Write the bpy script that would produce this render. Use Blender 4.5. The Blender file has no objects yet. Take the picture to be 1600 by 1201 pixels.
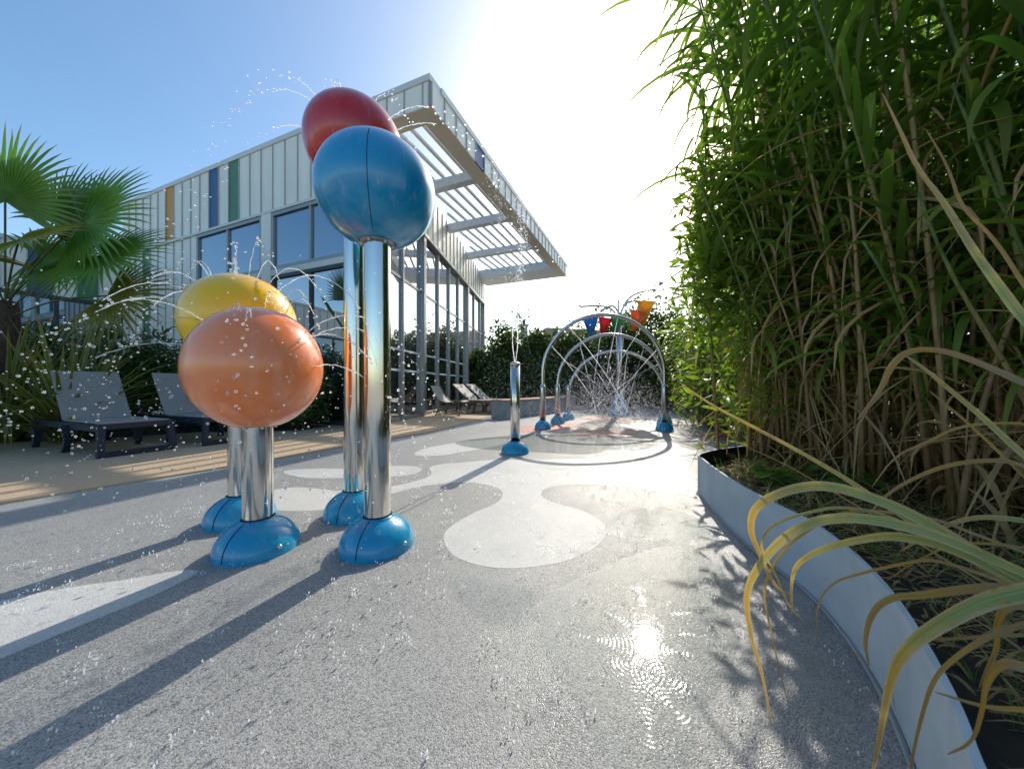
import bpy, math, random
from mathutils import Vector, Matrix
R = math.radians
rnd = random.Random(7)
scene = bpy.context.scene
COL = scene.collection

# ------------------------------------------------------------------ camera, sky, sun, exposure
F, HY, H = 533.33, 602.0, 0.80           # focal length in photo pixels, horizon row, eye height
cam_d = bpy.data.cameras.new('camera'); cam = bpy.data.objects.new('camera', cam_d); COL.objects.link(cam)
cam.location = (0, 0, H); cam.rotation_euler = (R(90), 0, 0)
cam_d.sensor_width = 36; cam_d.lens = 12.0; cam_d.shift_y = 0.001
cam_d.clip_start = 0.05; cam_d.clip_end = 2000
cam_d.dof.use_dof = True; cam_d.dof.focus_distance = 1.8; cam_d.dof.aperture_fstop = 4.0
scene.camera = cam
SUN = Vector((0.394, 1.0, 0.773)).normalized()
elev = math.asin(SUN.z); azim = math.atan2(SUN.x, SUN.y)
world = bpy.data.worlds.new('World'); scene.world = world; world.use_nodes = True
wn = world.node_tree; wn.nodes.clear()
sky = wn.nodes.new('ShaderNodeTexSky'); sky.sky_type = 'NISHITA'; sky.sun_disc = False
sky.sun_elevation = elev; sky.sun_rotation = azim
sky.air_density = 1.0; sky.dust_density = 1.4; sky.ozone_density = 1.5; sky.altitude = 0
bg = wn.nodes.new('ShaderNodeBackground'); bg.inputs['Strength'].default_value = 0.118
wo = wn.nodes.new('ShaderNodeOutputWorld')
sat = wn.nodes.new('ShaderNodeHueSaturation'); sat.inputs['Saturation'].default_value = 1.22
wn.links.new(sky.outputs[0], sat.inputs['Color']); wb = wn.nodes.new('ShaderNodeMix'); wb.data_type = 'RGBA'; wb.blend_type = 'MULTIPLY'; wb.inputs[0].default_value = 1.0; wb.inputs[7].default_value = (1.0,1.0,.92,1)
wn.links.new(sat.outputs[0], wb.inputs[6]); wn.links.new(wb.outputs[2], bg.inputs[0]); wn.links.new(bg.outputs[0], wo.inputs[0])
sl = bpy.data.lights.new('sun', 'SUN'); sl.energy = 2.25; sl.angle = R(0.53); sl.color = (1.0, 0.92, 0.80)
so = bpy.data.objects.new('sun', sl); COL.objects.link(so)
so.rotation_euler = SUN.to_track_quat('Z', 'Y').to_euler(); so.location = (8, 20, 18)
scene.view_settings.view_transform = 'Standard'; scene.view_settings.look = 'None'
scene.view_settings.gamma = 1.0; scene.view_settings.use_curve_mapping = False
scene.view_settings.exposure = 1.0
scene.render.engine = 'CYCLES'

# ------------------------------------------------------------------ helpers
def G(x, y, z=0.0):                       # photo pixel -> point on the horizontal plane z
    d = (H - z) * F / (y - HY)
    return Vector(((x - 800) / F * d, d, z))
def P(x, y, d):                           # photo pixel + distance -> point
    return Vector(((x - 800) / F * d, d, H + (HY - y) / F * d))

class MB:
    def __init__(s): s.v = []; s.f = []; s.uv = {}; s.sm = True
    def quad(s, a, b, c, d):
        n = len(s.v); s.v += [Vector(a), Vector(b), Vector(c), Vector(d)]; s.f.append((n, n+1, n+2, n+3))
    def poly(s, pts):
        n = len(s.v); s.v += [Vector(p) for p in pts]; s.f.append(tuple(range(n, n+len(pts))))
    def box(s, o, ax, ay, az):            # corner + three edge vectors
        o, ax, ay, az = Vector(o), Vector(ax), Vector(ay), Vector(az)
        n = len(s.v)
        for k in (0, 1):
            for p in (o, o+ax, o+ax+ay, o+ay): s.v.append(p + az*k)
        fs = [(0,3,2,1),(4,5,6,7),(0,1,5,4),(1,2,6,5),(2,3,7,6),(3,0,4,7)]
        if ax.cross(ay).dot(az) < 0: fs = [f[::-1] for f in fs]
        s.f += [tuple(n+i for i in f) for f in fs]
    def bar(s, a, b, w, h, up=(0,0,1)):   # box along a-b, centred
        a, b = Vector(a), Vector(b); t = (b-a)
        sd = t.cross(Vector(up))
        if sd.length < 1e-6: sd = t.cross(Vector((1,0,0)))
        sd.normalize(); u = sd.cross(t).normalized()
        s.box(a - sd*w/2 - u*h/2, sd*w, t, u*h)
    def tube(s, pts, rad, n=8, cap=True):
        pts = [Vector(p) for p in pts]; m = len(pts)
        if not hasattr(rad, '__len__'): rad = [rad]*m
        b = len(s.v); prev = None
        for i, p in enumerate(pts):
            t = (pts[min(i+1, m-1)] - pts[max(i-1, 0)]).normalized()
            if prev is None:
                a = t.cross(Vector((0,0,1)))
                if a.length < .05: a = t.cross(Vector((1,0,0)))
            else: a = prev - t*prev.dot(t)
            a.normalize(); prev = a; c = t.cross(a)
            for k in range(n):
                q = 2*math.pi*k/n
                s.uv[len(s.v)] = (k/n, i/(m-1))
                s.v.append(p + (a*math.cos(q) + c*math.sin(q))*rad[i])
        for i in range(m-1):
            for k in range(n):
                k2 = (k+1) % n
                s.f.append((b+i*n+k, b+i*n+k2, b+(i+1)*n+k2, b+(i+1)*n+k))
        if cap:
            s.f.append(tuple(b+k for k in range(n))[::-1]); s.f.append(tuple(b+(m-1)*n+k for k in range(n)))
    def lathe(s, c, prof, n=40, sx=1, sy=1):
        c = Vector(c); b = len(s.v); m = len(prof)
        for r, z in prof:
            for k in range(n):
                q = 2*math.pi*k/n
                s.v.append(c + Vector((r*math.cos(q)*sx, r*math.sin(q)*sy, z)))
        for i in range(m-1):
            for k in range(n):
                k2 = (k+1) % n
                s.f.append((b+i*n+k, b+i*n+k2, b+(i+1)*n+k2, b+(i+1)*n+k))
    def ribbon(s, pts, wid, fold=.25, side=None, twist=0.0):
        pts = [Vector(p) for p in pts]; m = len(pts); b = len(s.v); last = None
        for i, p in enumerate(pts):
            t = (pts[min(i+1, m-1)] - pts[max(i-1, 0)])
            if t.length < 1e-7: t = Vector((0,0,1))
            t.normalize()
            sd = t.cross(Vector((-.4,-.75,.55))) if side == 'view' else Vector(side) if side is not None else t.cross(Vector((0,0,1)))
            sd = sd - t*sd.dot(t)
            if sd.length < .08: sd = last if last is not None else t.cross(Vector((1,.3,0)))
            sd = sd.normalized()
            if last is not None and sd.dot(last) < 0: sd = -sd
            last = sd
            if twist: sd = Matrix.Rotation(twist*i/(m-1), 3, t) @ sd
            nn = sd.cross(t); w = wid[i] if hasattr(wid, '__len__') else wid
            v = i/(m-1)
            s.uv[len(s.v)] = (0, v); s.v.append(p - sd*w/2)
            s.uv[len(s.v)] = (.5, v); s.v.append(p - nn*w*fold)
            s.uv[len(s.v)] = (1, v); s.v.append(p + sd*w/2)
        for i in range(m-1):
            q = b+3*i
            s.f.append((q, q+1, q+4, q+3)); s.f.append((q+1, q+2, q+5, q+4))
    def ico(s, c, r, st=(1,1,1)):
        c = Vector(c); b = len(s.v)
        for v in ICO_V: s.v.append(c + Vector((v[0]*r*st[0], v[1]*r*st[1], v[2]*r*st[2])))
        s.f += [tuple(b+i for i in f) for f in ICO_F]
    def octa(s, c, r):
        c = Vector(c); b = len(s.v)
        for v in ((1,0,0),(-1,0,0),(0,1,0),(0,-1,0),(0,0,1),(0,0,-1)): s.v.append(c+Vector(v)*r)
        s.f += [tuple(b+i for i in f) for f in ((0,2,4),(2,1,4),(1,3,4),(3,0,4),(2,0,5),(1,2,5),(3,1,5),(0,3,5))]
    def build(s, name, mat, parent=None, smooth=False):
        me = bpy.data.meshes.new(name)
        off = Vector(parent['_o']) if parent is not None else Vector((0,0,0))
        me.from_pydata([tuple(v - off) for v in s.v], [], s.f)
        if s.uv:
            l = me.uv_layers.new(name='UVMap')
            vi = [0]*len(me.loops); me.loops.foreach_get('vertex_index', vi)
            flat = []
            for i in vi: flat += s.uv.get(i, (0,0))
            l.data.foreach_set('uv', flat)
        if smooth: me.polygons.foreach_set('use_smooth', [True]*len(me.polygons))
        if mat: me.materials.append(mat)
        me.update()
        o = bpy.data.objects.new(name, me); COL.objects.link(o)
        if parent is not None:
            o.parent = parent
            o['_o'] = tuple(off)
        else: o['_o'] = (0.,0.,0.)
        return o
# unit icosphere, one subdivision
def _ico():
    p = (1+5**.5)/2
    v = [Vector(x).normalized() for x in ((-1,p,0),(1,p,0),(-1,-p,0),(1,-p,0),(0,-1,p),(0,1,p),(0,-1,-p),(0,1,-p),(p,0,-1),(p,0,1),(-p,0,-1),(-p,0,1))]
    f = [(0,11,5),(0,5,1),(0,1,7),(0,7,10),(0,10,11),(1,5,9),(5,11,4),(11,10,2),(10,7,6),(7,1,8),(3,9,4),(3,4,2),(3,2,6),(3,6,8),(3,8,9),(4,9,5),(2,4,11),(6,2,10),(8,6,7),(9,8,1)]
    g = []; cache = {}
    def mid(a, b):
        k = (min(a,b), max(a,b))
        if k not in cache: cache[k] = len(v); v.append(((v[a]+v[b])/2).normalized())
        return cache[k]
    for a, b, c in f:
        x, y, z = mid(a,b), mid(b,c), mid(c,a); g += [(a,x,z),(b,y,x),(c,z,y),(x,y,z)]
    return [tuple(q) for q in v], g
ICO_V, ICO_F = _ico()
def tag(o, label=None, cat=None, group=None, kind=None):
    if label: o['label'] = label
    if cat: o['category'] = cat
    if group: o['group'] = group
    if kind: o['kind'] = kind
    return o
def thing(name, loc, label, cat, group=None):
    o = bpy.data.objects.new(name, None); COL.objects.link(o); o.location = loc; o['_o'] = tuple(loc)
    o.empty_display_size = .1
    return tag(o, label, cat, group)
def copy_tree(o, parent=None):
    c = o.copy(); COL.objects.link(c); c.parent = parent
    for ch in o.children: copy_tree(ch, c)
    return c
def chaikin(pts, n=2, closed=True):
    pts = [Vector(p) for p in pts]
    for _ in range(n):
        q = []; m = len(pts)
        if not closed: q.append(pts[0])
        for i in range(m if closed else m-1):
            a, b = pts[i], pts[(i+1) % m]; q += [a*.75+b*.25, a*.25+b*.75]
        if not closed: q.append(pts[-1])
        pts = q
    return pts

# ------------------------------------------------------------------ materials
def newmat(name):
    m = bpy.data.materials.new(name); m.use_nodes = True; t = m.node_tree
    return m, t, t.nodes['Principled BSDF'], t.nodes['Material Output']
def ramp(t, fac, stops):
    r = t.nodes.new('ShaderNodeValToRGB'); e = r.color_ramp.elements
    while len(e) > 1: e.remove(e[-1])
    for i, (p, c) in enumerate(stops):
        x = e[0] if i == 0 else e.new(p)
        x.position = p; x.color = (*c, 1) if len(c) == 3 else c
    if fac is not None: t.links.new(fac, r.inputs[0])
    return r.outputs[0]
def noise(t, scale, detail=4, rough=.55, vec=None, sc=None):
    n = t.nodes.new('ShaderNodeTexNoise'); n.inputs['Scale'].default_value = scale
    n.inputs['Detail'].default_value = detail; n.inputs['Roughness'].default_value = rough
    g = t.nodes.new('ShaderNodeNewGeometry'); v = g.outputs['Position']
    if sc:
        mp = t.nodes.new('ShaderNodeMapping'); mp.inputs['Scale'].default_value = sc
        t.links.new(v, mp.inputs[0]); v = mp.outputs[0]
    t.links.new(v, n.inputs['Vector'])
    return n.outputs['Fac']
def mixc(t, fac, a, b, mode='MIX'):
    m = t.nodes.new('ShaderNodeMix'); m.data_type = 'RGBA'; m.blend_type = mode
    for s, x in ((0, fac), (6, a), (7, b)):
        if isinstance(x, (int, float)): m.inputs[s].default_value = x
        elif isinstance(x, tuple): m.inputs[s].default_value = (*x[:3], 1)
        else: t.links.new(x, m.inputs[s])
    return m.outputs[2]
def math_(t, op, a, b=None, c=None):
    m = t.nodes.new('ShaderNodeMath'); m.operation = op
    for i, x in enumerate((a, b, c)):
        if x is None: continue
        if isinstance(x, (int, float)): m.inputs[i].default_value = x
        else: t.links.new(x, m.inputs[i])
    return m.outputs[0]
def bump(t, bs, h, st=.2, dist=.01):
    b = t.nodes.new('ShaderNodeBump'); b.inputs['Strength'].default_value = st; b.inputs['Distance'].default_value = dist
    t.links.new(h, b.inputs['Height']); t.links.new(b.outputs[0], bs.inputs['Normal'])
def pm(name, c, rough=.5, metal=0., var=.15, vs=6., bs=0., bscale=60., coat=0., rvar=0., stretch=None):
    m, t, b, o = newmat(name)
    n = noise(t, vs, 5, .6, sc=stretch)
    lo = tuple(x*(1-var) for x in c); hi = tuple(min(1, x*(1+var)) for x in c)
    t.links.new(ramp(t, n, [(.3, lo), (.7, hi)]), b.inputs['Base Color'])
    b.inputs['Roughness'].default_value = rough; b.inputs['Metallic'].default_value = metal
    if rvar:
        n2 = noise(t, vs*3, 5)
        t.links.new(math_(t, 'MULTIPLY_ADD', n2, rvar*2, rough-rvar), b.inputs['Roughness'])
    if coat: b.inputs['Coat Weight'].default_value = coat; b.inputs['Coat Roughness'].default_value = .04
    if bs: bump(t, b, noise(t, bscale, 4), bs, .004)
    return m
def leafmat(name, stops, edge=None, trans=.45, rough=.42, jitter=.35, spots=None):
    # stops: colour along the leaf (uv v); edge: colour of the two margins (uv u); per-object and patch variation
    m, t, b, o = newmat(name)
    uv = t.nodes.new('ShaderNodeUVMap'); sp = t.nodes.new('ShaderNodeSeparateXYZ'); t.links.new(uv.outputs[0], sp.inputs[0])
    nz = noise(t, 9, 4)
    f = math_(t, 'ADD', sp.outputs[1], math_(t, 'MULTIPLY_ADD', nz, .5, -.25))
    c = ramp(t, f, stops)
    if edge:
        d = math_(t, 'ABSOLUTE', math_(t, 'SUBTRACT', sp.outputs[0], .5))
        e = math_(t, 'ADD', d, math_(t, 'MULTIPLY_ADD', noise(t, 30, 3), .3, -.15))
        c = mixc(t, ramp(t, e, [(.26, (0,0,0)), (.4, (1,1,1))]), c, edge)
    if edge:
        mp = t.nodes.new('ShaderNodeMapping'); mp.inputs['Scale'].default_value = (16, 1.4, 1); t.links.new(uv.outputs[0], mp.inputs[0])
        ns = t.nodes.new('ShaderNodeTexNoise'); ns.inputs['Scale'].default_value = 1.0; ns.inputs['Detail'].default_value = 5; t.links.new(mp.outputs[0], ns.inputs['Vector'])
        c = mixc(t, 1.0, c, ramp(t, ns.outputs['Fac'], [(.3,(.55,.55,.5)), (.5,(1,1,1)), (.7,(1.5,1.35,1.2))]), 'MULTIPLY')
    if spots:
        c = mixc(t, ramp(t, noise(t, 60, 3), [(.62, (0,0,0)), (.7, (1,1,1))]), c, spots)
    oi = t.nodes.new('ShaderNodeObjectInfo')
    hs = t.nodes.new('ShaderNodeHueSaturation')
    t.links.new(c, hs.inputs['Color'])
    t.links.new(math_(t, 'MULTIPLY_ADD', oi.outputs['Random'], jitter*1.4, 1-jitter*.7), hs.inputs['Value'])
    t.links.new(math_(t, 'MULTIPLY_ADD', noise(t, 3.1, 2), .06, .47), hs.inputs['Hue'])
    c = hs.outputs[0]
    t.links.new(c, b.inputs['Base Color']); b.inputs['Roughness'].default_value = rough
    b.inputs['Specular IOR Level'].default_value = .4
    tr = t.nodes.new('ShaderNodeBsdfTranslucent')
    t.links.new(mixc(t, 1.0, c, (1.0, 1.15, .55), 'MULTIPLY'), tr.inputs[0])
    mx = t.nodes.new('ShaderNodeMixShader'); mx.inputs[0].default_value = trans
    t.links.new(b.outputs[0], mx.inputs[1]); t.links.new(tr.outputs[0], mx.inputs[2]); t.links.new(mx.outputs[0], o.inputs[0])
    return m
def granule(name, a, bcol, wetness=0.0):
    # bound rubber / mineral granules, damp in patches: water fills the pores, so damp patches are darker and smoother
    m, t, b, o = newmat(name)
    vo = t.nodes.new('ShaderNodeTexVoronoi'); vo.inputs['Scale'].default_value = 300
    g = t.nodes.new('ShaderNodeNewGeometry'); t.links.new(g.outputs['Position'], vo.inputs['Vector'])
    sp = t.nodes.new('ShaderNodeSeparateXYZ'); t.links.new(g.outputs['Position'], sp.inputs[0])
    cs = t.nodes.new('ShaderNodeSeparateColor'); t.links.new(vo.outputs['Color'], cs.inputs[0])
    c = ramp(t, cs.outputs[0], [(0, a), (.35, tuple((x+y)/2 for x, y in zip(a, bcol))), (1, bcol)])
    big = noise(t, 1.3, 5, .6)
    c = mixc(t, 1.0, c, ramp(t, big, [(.3, (.86,.86,.86)), (.7, (1.08,1.08,1.06))]), 'MULTIPLY')
    c = mixc(t, ramp(t, noise(t, 5.5, 3, .5), [(.70, (0,0,0)), (.76, (.45,.45,.45))]), c, tuple(x*.6 for x in a))
    # damp zone: the run of the pad between the jets and the planter
    dx = math_(t, 'SUBTRACT', sp.outputs[0], math_(t, 'MULTIPLY_ADD', sp.outputs[1], .22, .42))
    zone = math_(t, 'SUBTRACT', 1.0, math_(t, 'MULTIPLY', math_(t, 'ABSOLUTE', dx), .55))
    wet = math_(t, 'ADD', zone, math_(t, 'MULTIPLY_ADD', noise(t, 1.7, 6, .65), 1.6, -.95))
    wet = ramp(t, wet, [(.35, (0,0,0)), (.75, (1,1,1))])
    c = mixc(t, wet, c, mixc(t, 1.0, c, (.72,.74,.76), 'MULTIPLY'))
    t.links.new(c, b.inputs['Base Color'])
    rg = math_(t, 'MULTIPLY_ADD', wet, -.36, .56)
    t.links.new(math_(t, 'ADD', rg, math_(t, 'MULTIPLY_ADD', cs.outputs[1], .2, -.1)), b.inputs['Roughness'])
    hgt = math_(t, 'ADD', math_(t, 'MULTIPLY', vo.outputs['Distance'], -1.0), math_(t, 'MULTIPLY', noise(t, 700, 2), .5))
    bump(t, b, hgt, .42, .003)
    return m
M = {}
M['pad'] = granule('pad_grey', (.12,.122,.119), (.415,.418,.405))
M['pad_white'] = granule('pad_white', (.42,.42,.405), (.62,.62,.60))
M['pad_red'] = granule('pad_red', (.36,.12,.09), (.55,.22,.17))
M['terrace'] = pm('terrace_stone', (.48,.35,.22), .75, var=.22, vs=90, bs=.5, bscale=240)
M['field'] = pm('pale_bounce_ground', (.40,.37,.31), .95, var=.4, vs=3, bs=.5, bscale=40)  # outlying ground given a pale tone to bounce sunlight onto the facade
M['soil'] = pm('soil', (.045,.034,.024), .95, var=.5, vs=14, bs=1., bscale=45)
M['planter'] = pm('painted_steel_band', (.45,.52,.56), .68, var=.1, vs=7, rvar=.1, bs=.03, bscale=9)
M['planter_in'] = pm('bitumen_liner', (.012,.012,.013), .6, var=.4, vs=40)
M['clad'] = pm('cream_cladding', (.84,.83,.75), .42, var=.07, vs=5, rvar=.08, stretch=(1,1,.15))
M['clad_o'] = pm('orange_cladding', (.62,.29,.02), .42, var=.06, vs=3)
M['clad_b'] = pm('blue_cladding', (.035,.10,.27), .42, var=.08, vs=3)
M['clad_g'] = pm('green_cladding', (.07,.22,.11), .42, var=.08, vs=3)
M['seam'] = pm('cladding_seam', (.42,.43,.40), .45, var=.05)
M['cap'] = pm('roof_flashing', (.66,.68,.66), .35, var=.05, vs=3)
M['soffit'] = pm('soffit_tan', (.72,.64,.52), .6, var=.06, vs=2)
M['steel'] = pm('galvanised_steel', (.68,.69,.68), .45, .2, var=.12, vs=12, rvar=.08)
M['alu'] = pm('grey_aluminium_frame', (.33,.33,.32), .38, .55, var=.05, vs=6)
M['dark_alu'] = pm('anthracite_frame', (.055,.058,.062), .4, .3, var=.08)
M['rod'] = pm('white_louvre_rod', (.80,.80,.78), .4, var=.05)
M['roof'] = pm('roof_membrane', (.3,.3,.3), .8)
def glassmat(name, base, refl, tint=(.9,.95,1)):
    m, t, b, o = newmat(name)
    b.inputs['Base Color'].default_value = (*base, 1); b.inputs['Roughness'].default_value = .3
    gl = t.nodes.new('ShaderNodeBsdfGlossy'); gl.inputs['Roughness'].default_value = .01; gl.inputs['Color'].default_value = (*tint, 1)
    lw = t.nodes.new('ShaderNodeFresnel'); lw.inputs['IOR'].default_value = 1.6
    bp = t.nodes.new('ShaderNodeBump'); bp.inputs['Strength'].default_value = .03; bp.inputs['Distance'].default_value = .02
    t.links.new(noise(t, .8, 2), bp.inputs['Height']); t.links.new(bp.outputs[0], gl.inputs['Normal'])
    f = math_(t, 'ADD', math_(t, 'MULTIPLY', lw.outputs[0], .9), refl)
    mx = t.nodes.new('ShaderNodeMixShader'); t.links.new(f, mx.inputs[0])
    t.links.new(b.outputs[0], mx.inputs[1]); t.links.new(gl.outputs[0], mx.inputs[2]); t.links.new(mx.outputs[0], o.inputs[0])
    return m
M['glass'] = glassmat('reflective_glass', (.012,.017,.018), .42)
M['glass_blue'] = glassmat('blue_window_glass', (.01,.03,.06), .30, (.75,.88,1))
M['frost'] = pm('frosted_band', (.55,.62,.62), .5, var=.05)
M['chrome'] = pm('polished_stainless', (.70,.67,.62), .10, 1., var=.05, vs=20, rvar=.03, stretch=(1,1,.1))
M['steel_arch'] = pm('brushed_stainless', (.60,.59,.57), .24, 1., var=.08, vs=14)
def ballmat(name, c, c2):
    m, t, b, o = newmat(name)
    n = noise(t, 7, 6, .65, sc=(1,1,.22)); n2 = noise(t, 34, 4, .6, sc=(1,1,.08))
    col = mixc(t, ramp(t, n, [(.35,(0,0,0)),(.75,(.7,.7,.7))]), c, c2)
    col = mixc(t, ramp(t, n2, [(.5,(0,0,0)),(.8,(.35,.35,.35))]), col, c2)
    n3 = noise(t, 16, 6, .7, sc=(1,1,.12)); n4 = noise(t, 110, 3, .6)
    col = mixc(t, ramp(t, n3, [(.56,(0,0,0)),(.72,(.22,.22,.22))]), col, (.62,.64,.62))
    col = mixc(t, ramp(t, n4, [(.66,(0,0,0)),(.74,(.3,.3,.3))]), col, (.7,.7,.68))
    t.links.new(col, b.inputs['Base Color'])
    t.links.new(math_(t, 'MULTIPLY_ADD', n2, .16, .16), b.inputs['Roughness'])
    b.inputs['Coat Weight'].default_value = (.25 if 'dome' in name else .5); b.inputs['Coat Roughness'].default_value = .09
    bump(t, b, n, .05, .02)
    return m
M['ball_blue'] = ballmat('blue_gelcoat', (.0,.24,.50), (.03,.36,.58))
M['ball_red'] = ballmat('red_gelcoat', (.50,.008,.008), (.56,.03,.02))
M['ball_yellow'] = ballmat('yellow_gelcoat', (.98,.54,.0), (.98,.60,.01))
M['ball_orange'] = ballmat('orange_gelcoat', (.98,.235,.06), (.98,.34,.16))
M['dome'] = ballmat('blue_dome_gelcoat', (.004,.25,.47), (.02,.34,.54))
def bucketmat(name, c):
    m, t, b, o = newmat(name)
    b.inputs['Base Color'].default_value = (*c, 1); b.inputs['Roughness'].default_value = .35
    tr = t.nodes.new('ShaderNodeBsdfTranslucent'); tr.inputs[0].default_value = (*c, 1)
    mx = t.nodes.new('ShaderNodeMixShader'); mx.inputs[0].default_value = .5
    t.links.new(b.outputs[0], mx.inputs[1]); t.links.new(tr.outputs[0], mx.inputs[2]); t.links.new(mx.outputs[0], o.inputs[0])
    return m
M['dark_line'] = pm('dark_joint', (.01,.02,.03), .7)
M['bolt'] = pm('bolt_white', (.6,.58,.56), .3, .6)
M['mount'] = pm('mount_plate', (.55,.5,.46), .4, .3)
M['plastic'] = pm('navy_resin', (.014,.022,.040), .42, var=.15, vs=20, bs=.05, bscale=200)
M['sling'] = pm('grey_sling_fabric', (.27,.255,.235), .7, var=.06, vs=300, bs=.2, bscale=900)
M['sling2'] = pm('taupe_sling_fabric', (.30,.28,.25), .7, var=.06, vs=200)
M['bronze'] = pm('bronze_tube', (.20,.15,.10), .4, .4)
M['concrete'] = pm('board_concrete', (.26,.28,.29), .8, var=.15, vs=5, bs=.3, bscale=60)
M['wood'] = pm('weathered_wood', (.33,.17,.10), .65, var=.25, vs=12, stretch=(.3,1,1))
M['cone_y'] = bucketmat('bucket_yellow', (.92,.52,.02))
M['cone_o'] = bucketmat('bucket_orange', (.9,.26,.05))
M['cone_r'] = bucketmat('bucket_red', (.8,.05,.06))
M['cone_g'] = bucketmat('bucket_green', (.06,.48,.14))
M['cone_b'] = bucketmat('bucket_blue', (.04,.28,.62))
M['tile'] = pm('old_roof_tile', (.085,.065,.055), .95, var=.25, vs=8, bs=.4, bscale=20)
M['render_wall'] = pm('house_render', (.5,.47,.42), .8)
M['reed'] = leafmat('reed_leaf', [(0,(.14,.24,.045)), (.55,(.17,.29,.05)), (.9,(.27,.30,.05)), (1,(.34,.25,.07))], trans=.58)
M['reed2'] = leafmat('reed_leaf_pale', [(0,(.12,.24,.04)), (.6,(.20,.30,.04)), (1,(.30,.27,.06))], trans=.55)
M['reed_dry'] = leafmat('reed_leaf_dry', [(0,(.42,.26,.11)), (1,(.52,.36,.17))], trans=.3, rough=.7)
M['fore'] = leafmat('variegated_blade', [(0,(.25,.32,.12)), (.35,(.27,.31,.12)), (.55,(.42,.34,.12)), (.7,(.52,.31,.08)), (1,(.38,.21,.10))], edge=(.56,.41,.24), trans=.4, jitter=.15, spots=(.40,.26,.05))
M['fore_dry'] = leafmat('withering_blade', [(0,(.30,.25,.12)), (.3,(.34,.22,.10)), (.6,(.50,.27,.04)), (1,(.33,.18,.09))], edge=(.40,.27,.14), trans=.35, jitter=.15)
M['flax'] = leafmat('flax_blade', [(0,(.10,.13,.035)), (.7,(.13,.17,.04)), (1,(.28,.21,.06))], edge=(.38,.34,.09), trans=.3)
M['palm'] = leafmat('palm_leaflet', [(0,(.10,.23,.03)), (.7,(.13,.27,.03)), (1,(.20,.19,.05))], trans=.35)
M['palm_y'] = leafmat('palm_leaflet_yellowing', [(0,(.22,.24,.04)), (.6,(.30,.27,.04)), (1,(.28,.20,.05))], trans=.4)
M['petiole'] = pm('palm_stalk', (.10,.11,.04), .6)
M['palm_trunk'] = pm('palm_fibre_trunk', (.07,.045,.03), .95, var=.5, vs=30, bs=1., bscale=70)
M['hedge'] = leafmat('hedge_leaf', [(0,(.06,.11,.03)), (1,(.11,.18,.045))], trans=.42)
M['hedge_l'] = leafmat('hedge_leaf_pale', [(0,(.06,.11,.02)), (1,(.13,.18,.03))], trans=.45)
M['oleander'] = leafmat('oleander_leaf', [(0,(.06,.12,.032)), (1,(.10,.18,.045))], trans=.25)
M['flower'] = leafmat('pink_petal', [(0,(.6,.25,.28)), (1,(.7,.4,.42))], trans=.4)
M['yellow_bush'] = leafmat('yellow_green_bush_leaf', [(0,(.14,.22,.03)), (1,(.28,.36,.04))], trans=.6)  # the bush's own yellow green leaf colour
M['bark'] = pm('bark', (.08,.06,.045), .9, var=.3, vs=20)
def canemat():
    m, t, b, o = newmat('reed_stem')
    uv = t.nodes.new('ShaderNodeUVMap'); sp = t.nodes.new('ShaderNodeSeparateXYZ'); t.links.new(uv.outputs[0], sp.inputs[0])
    f = math_(t, 'ADD', sp.outputs[1], math_(t, 'MULTIPLY_ADD', noise(t, 3, 4), .5, -.25))
    oi = t.nodes.new('ShaderNodeObjectInfo')
    f = math_(t, 'ADD', f, math_(t, 'MULTIPLY_ADD', oi.outputs['Random'], .5, -.28))
    c = ramp(t, f, [(0,(.30,.17,.07)), (.32,(.46,.30,.12)), (.5,(.27,.25,.07)), (.68,(.11,.18,.035))])
    c = mixc(t, 1., c, ramp(t, noise(t, 60, 3, .6, sc=(1,1,.1)), [(.3,(.6,.6,.6)),(.7,(1.15,1.15,1.15))]), 'MULTIPLY')
    t.links.new(c, b.inputs['Base Color']); b.inputs['Roughness'].default_value = .5
    return m
M['cane'] = canemat()
def watermat(name, white, trans=0.0):
    m, t, b, o = newmat(name)
    gl = t.nodes.new('ShaderNodeBsdfGlass'); gl.inputs['IOR'].default_value = 1.33; gl.inputs['Roughness'].default_value = .0
    df = t.nodes.new('ShaderNodeBsdfTranslucent'); df.inputs[0].default_value = (.95,.97,1,1)  # white share puts the sun sparkle of the drops into their colour
    mx = t.nodes.new('ShaderNodeMixShader'); mx.inputs[0].default_value = white
    t.links.new(gl.outputs[0], mx.inputs[1]); t.links.new(df.outputs[0], mx.inputs[2]); t.links.new(mx.outputs[0], o.inputs[0])
    return m
M['water'] = watermat('water', .22)
M['froth_glint'] = watermat('froth_glint_water', .7)  # mostly white: froth, plus sun glint painted into the drops
def filmmat():
    m, t, b, o = newmat('water_film')
    gl = t.nodes.new('ShaderNodeBsdfGlossy'); gl.inputs['Roughness'].default_value = .05
    fr = t.nodes.new('ShaderNodeLayerWeight')
    tr = t.nodes.new('ShaderNodeBsdfTransparent'); tr.inputs[0].default_value = (.93,.95,.95,1)
    bp = t.nodes.new('ShaderNodeBump'); bp.inputs['Strength'].default_value = .10; bp.inputs['Distance'].default_value = .004
    t.links.new(noise(t, 55, 3), bp.inputs['Height'])
    t.links.new(bp.outputs[0], gl.inputs['Normal']); t.links.new(bp.outputs[0], fr.inputs['Normal'])
    fz = math_(t, 'MULTIPLY_ADD', math_(t, 'POWER', fr.outputs['Facing'], 5.0), .98, .02)
    mx = t.nodes.new('ShaderNodeMixShader'); t.links.new(fz, mx.inputs[0])
    t.links.new(tr.outputs[0], mx.inputs[1]); t.links.new(gl.outputs[0], mx.inputs[2]); t.links.new(mx.outputs[0], o.inputs[0])
    return m
M['film'] = filmmat()

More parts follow.
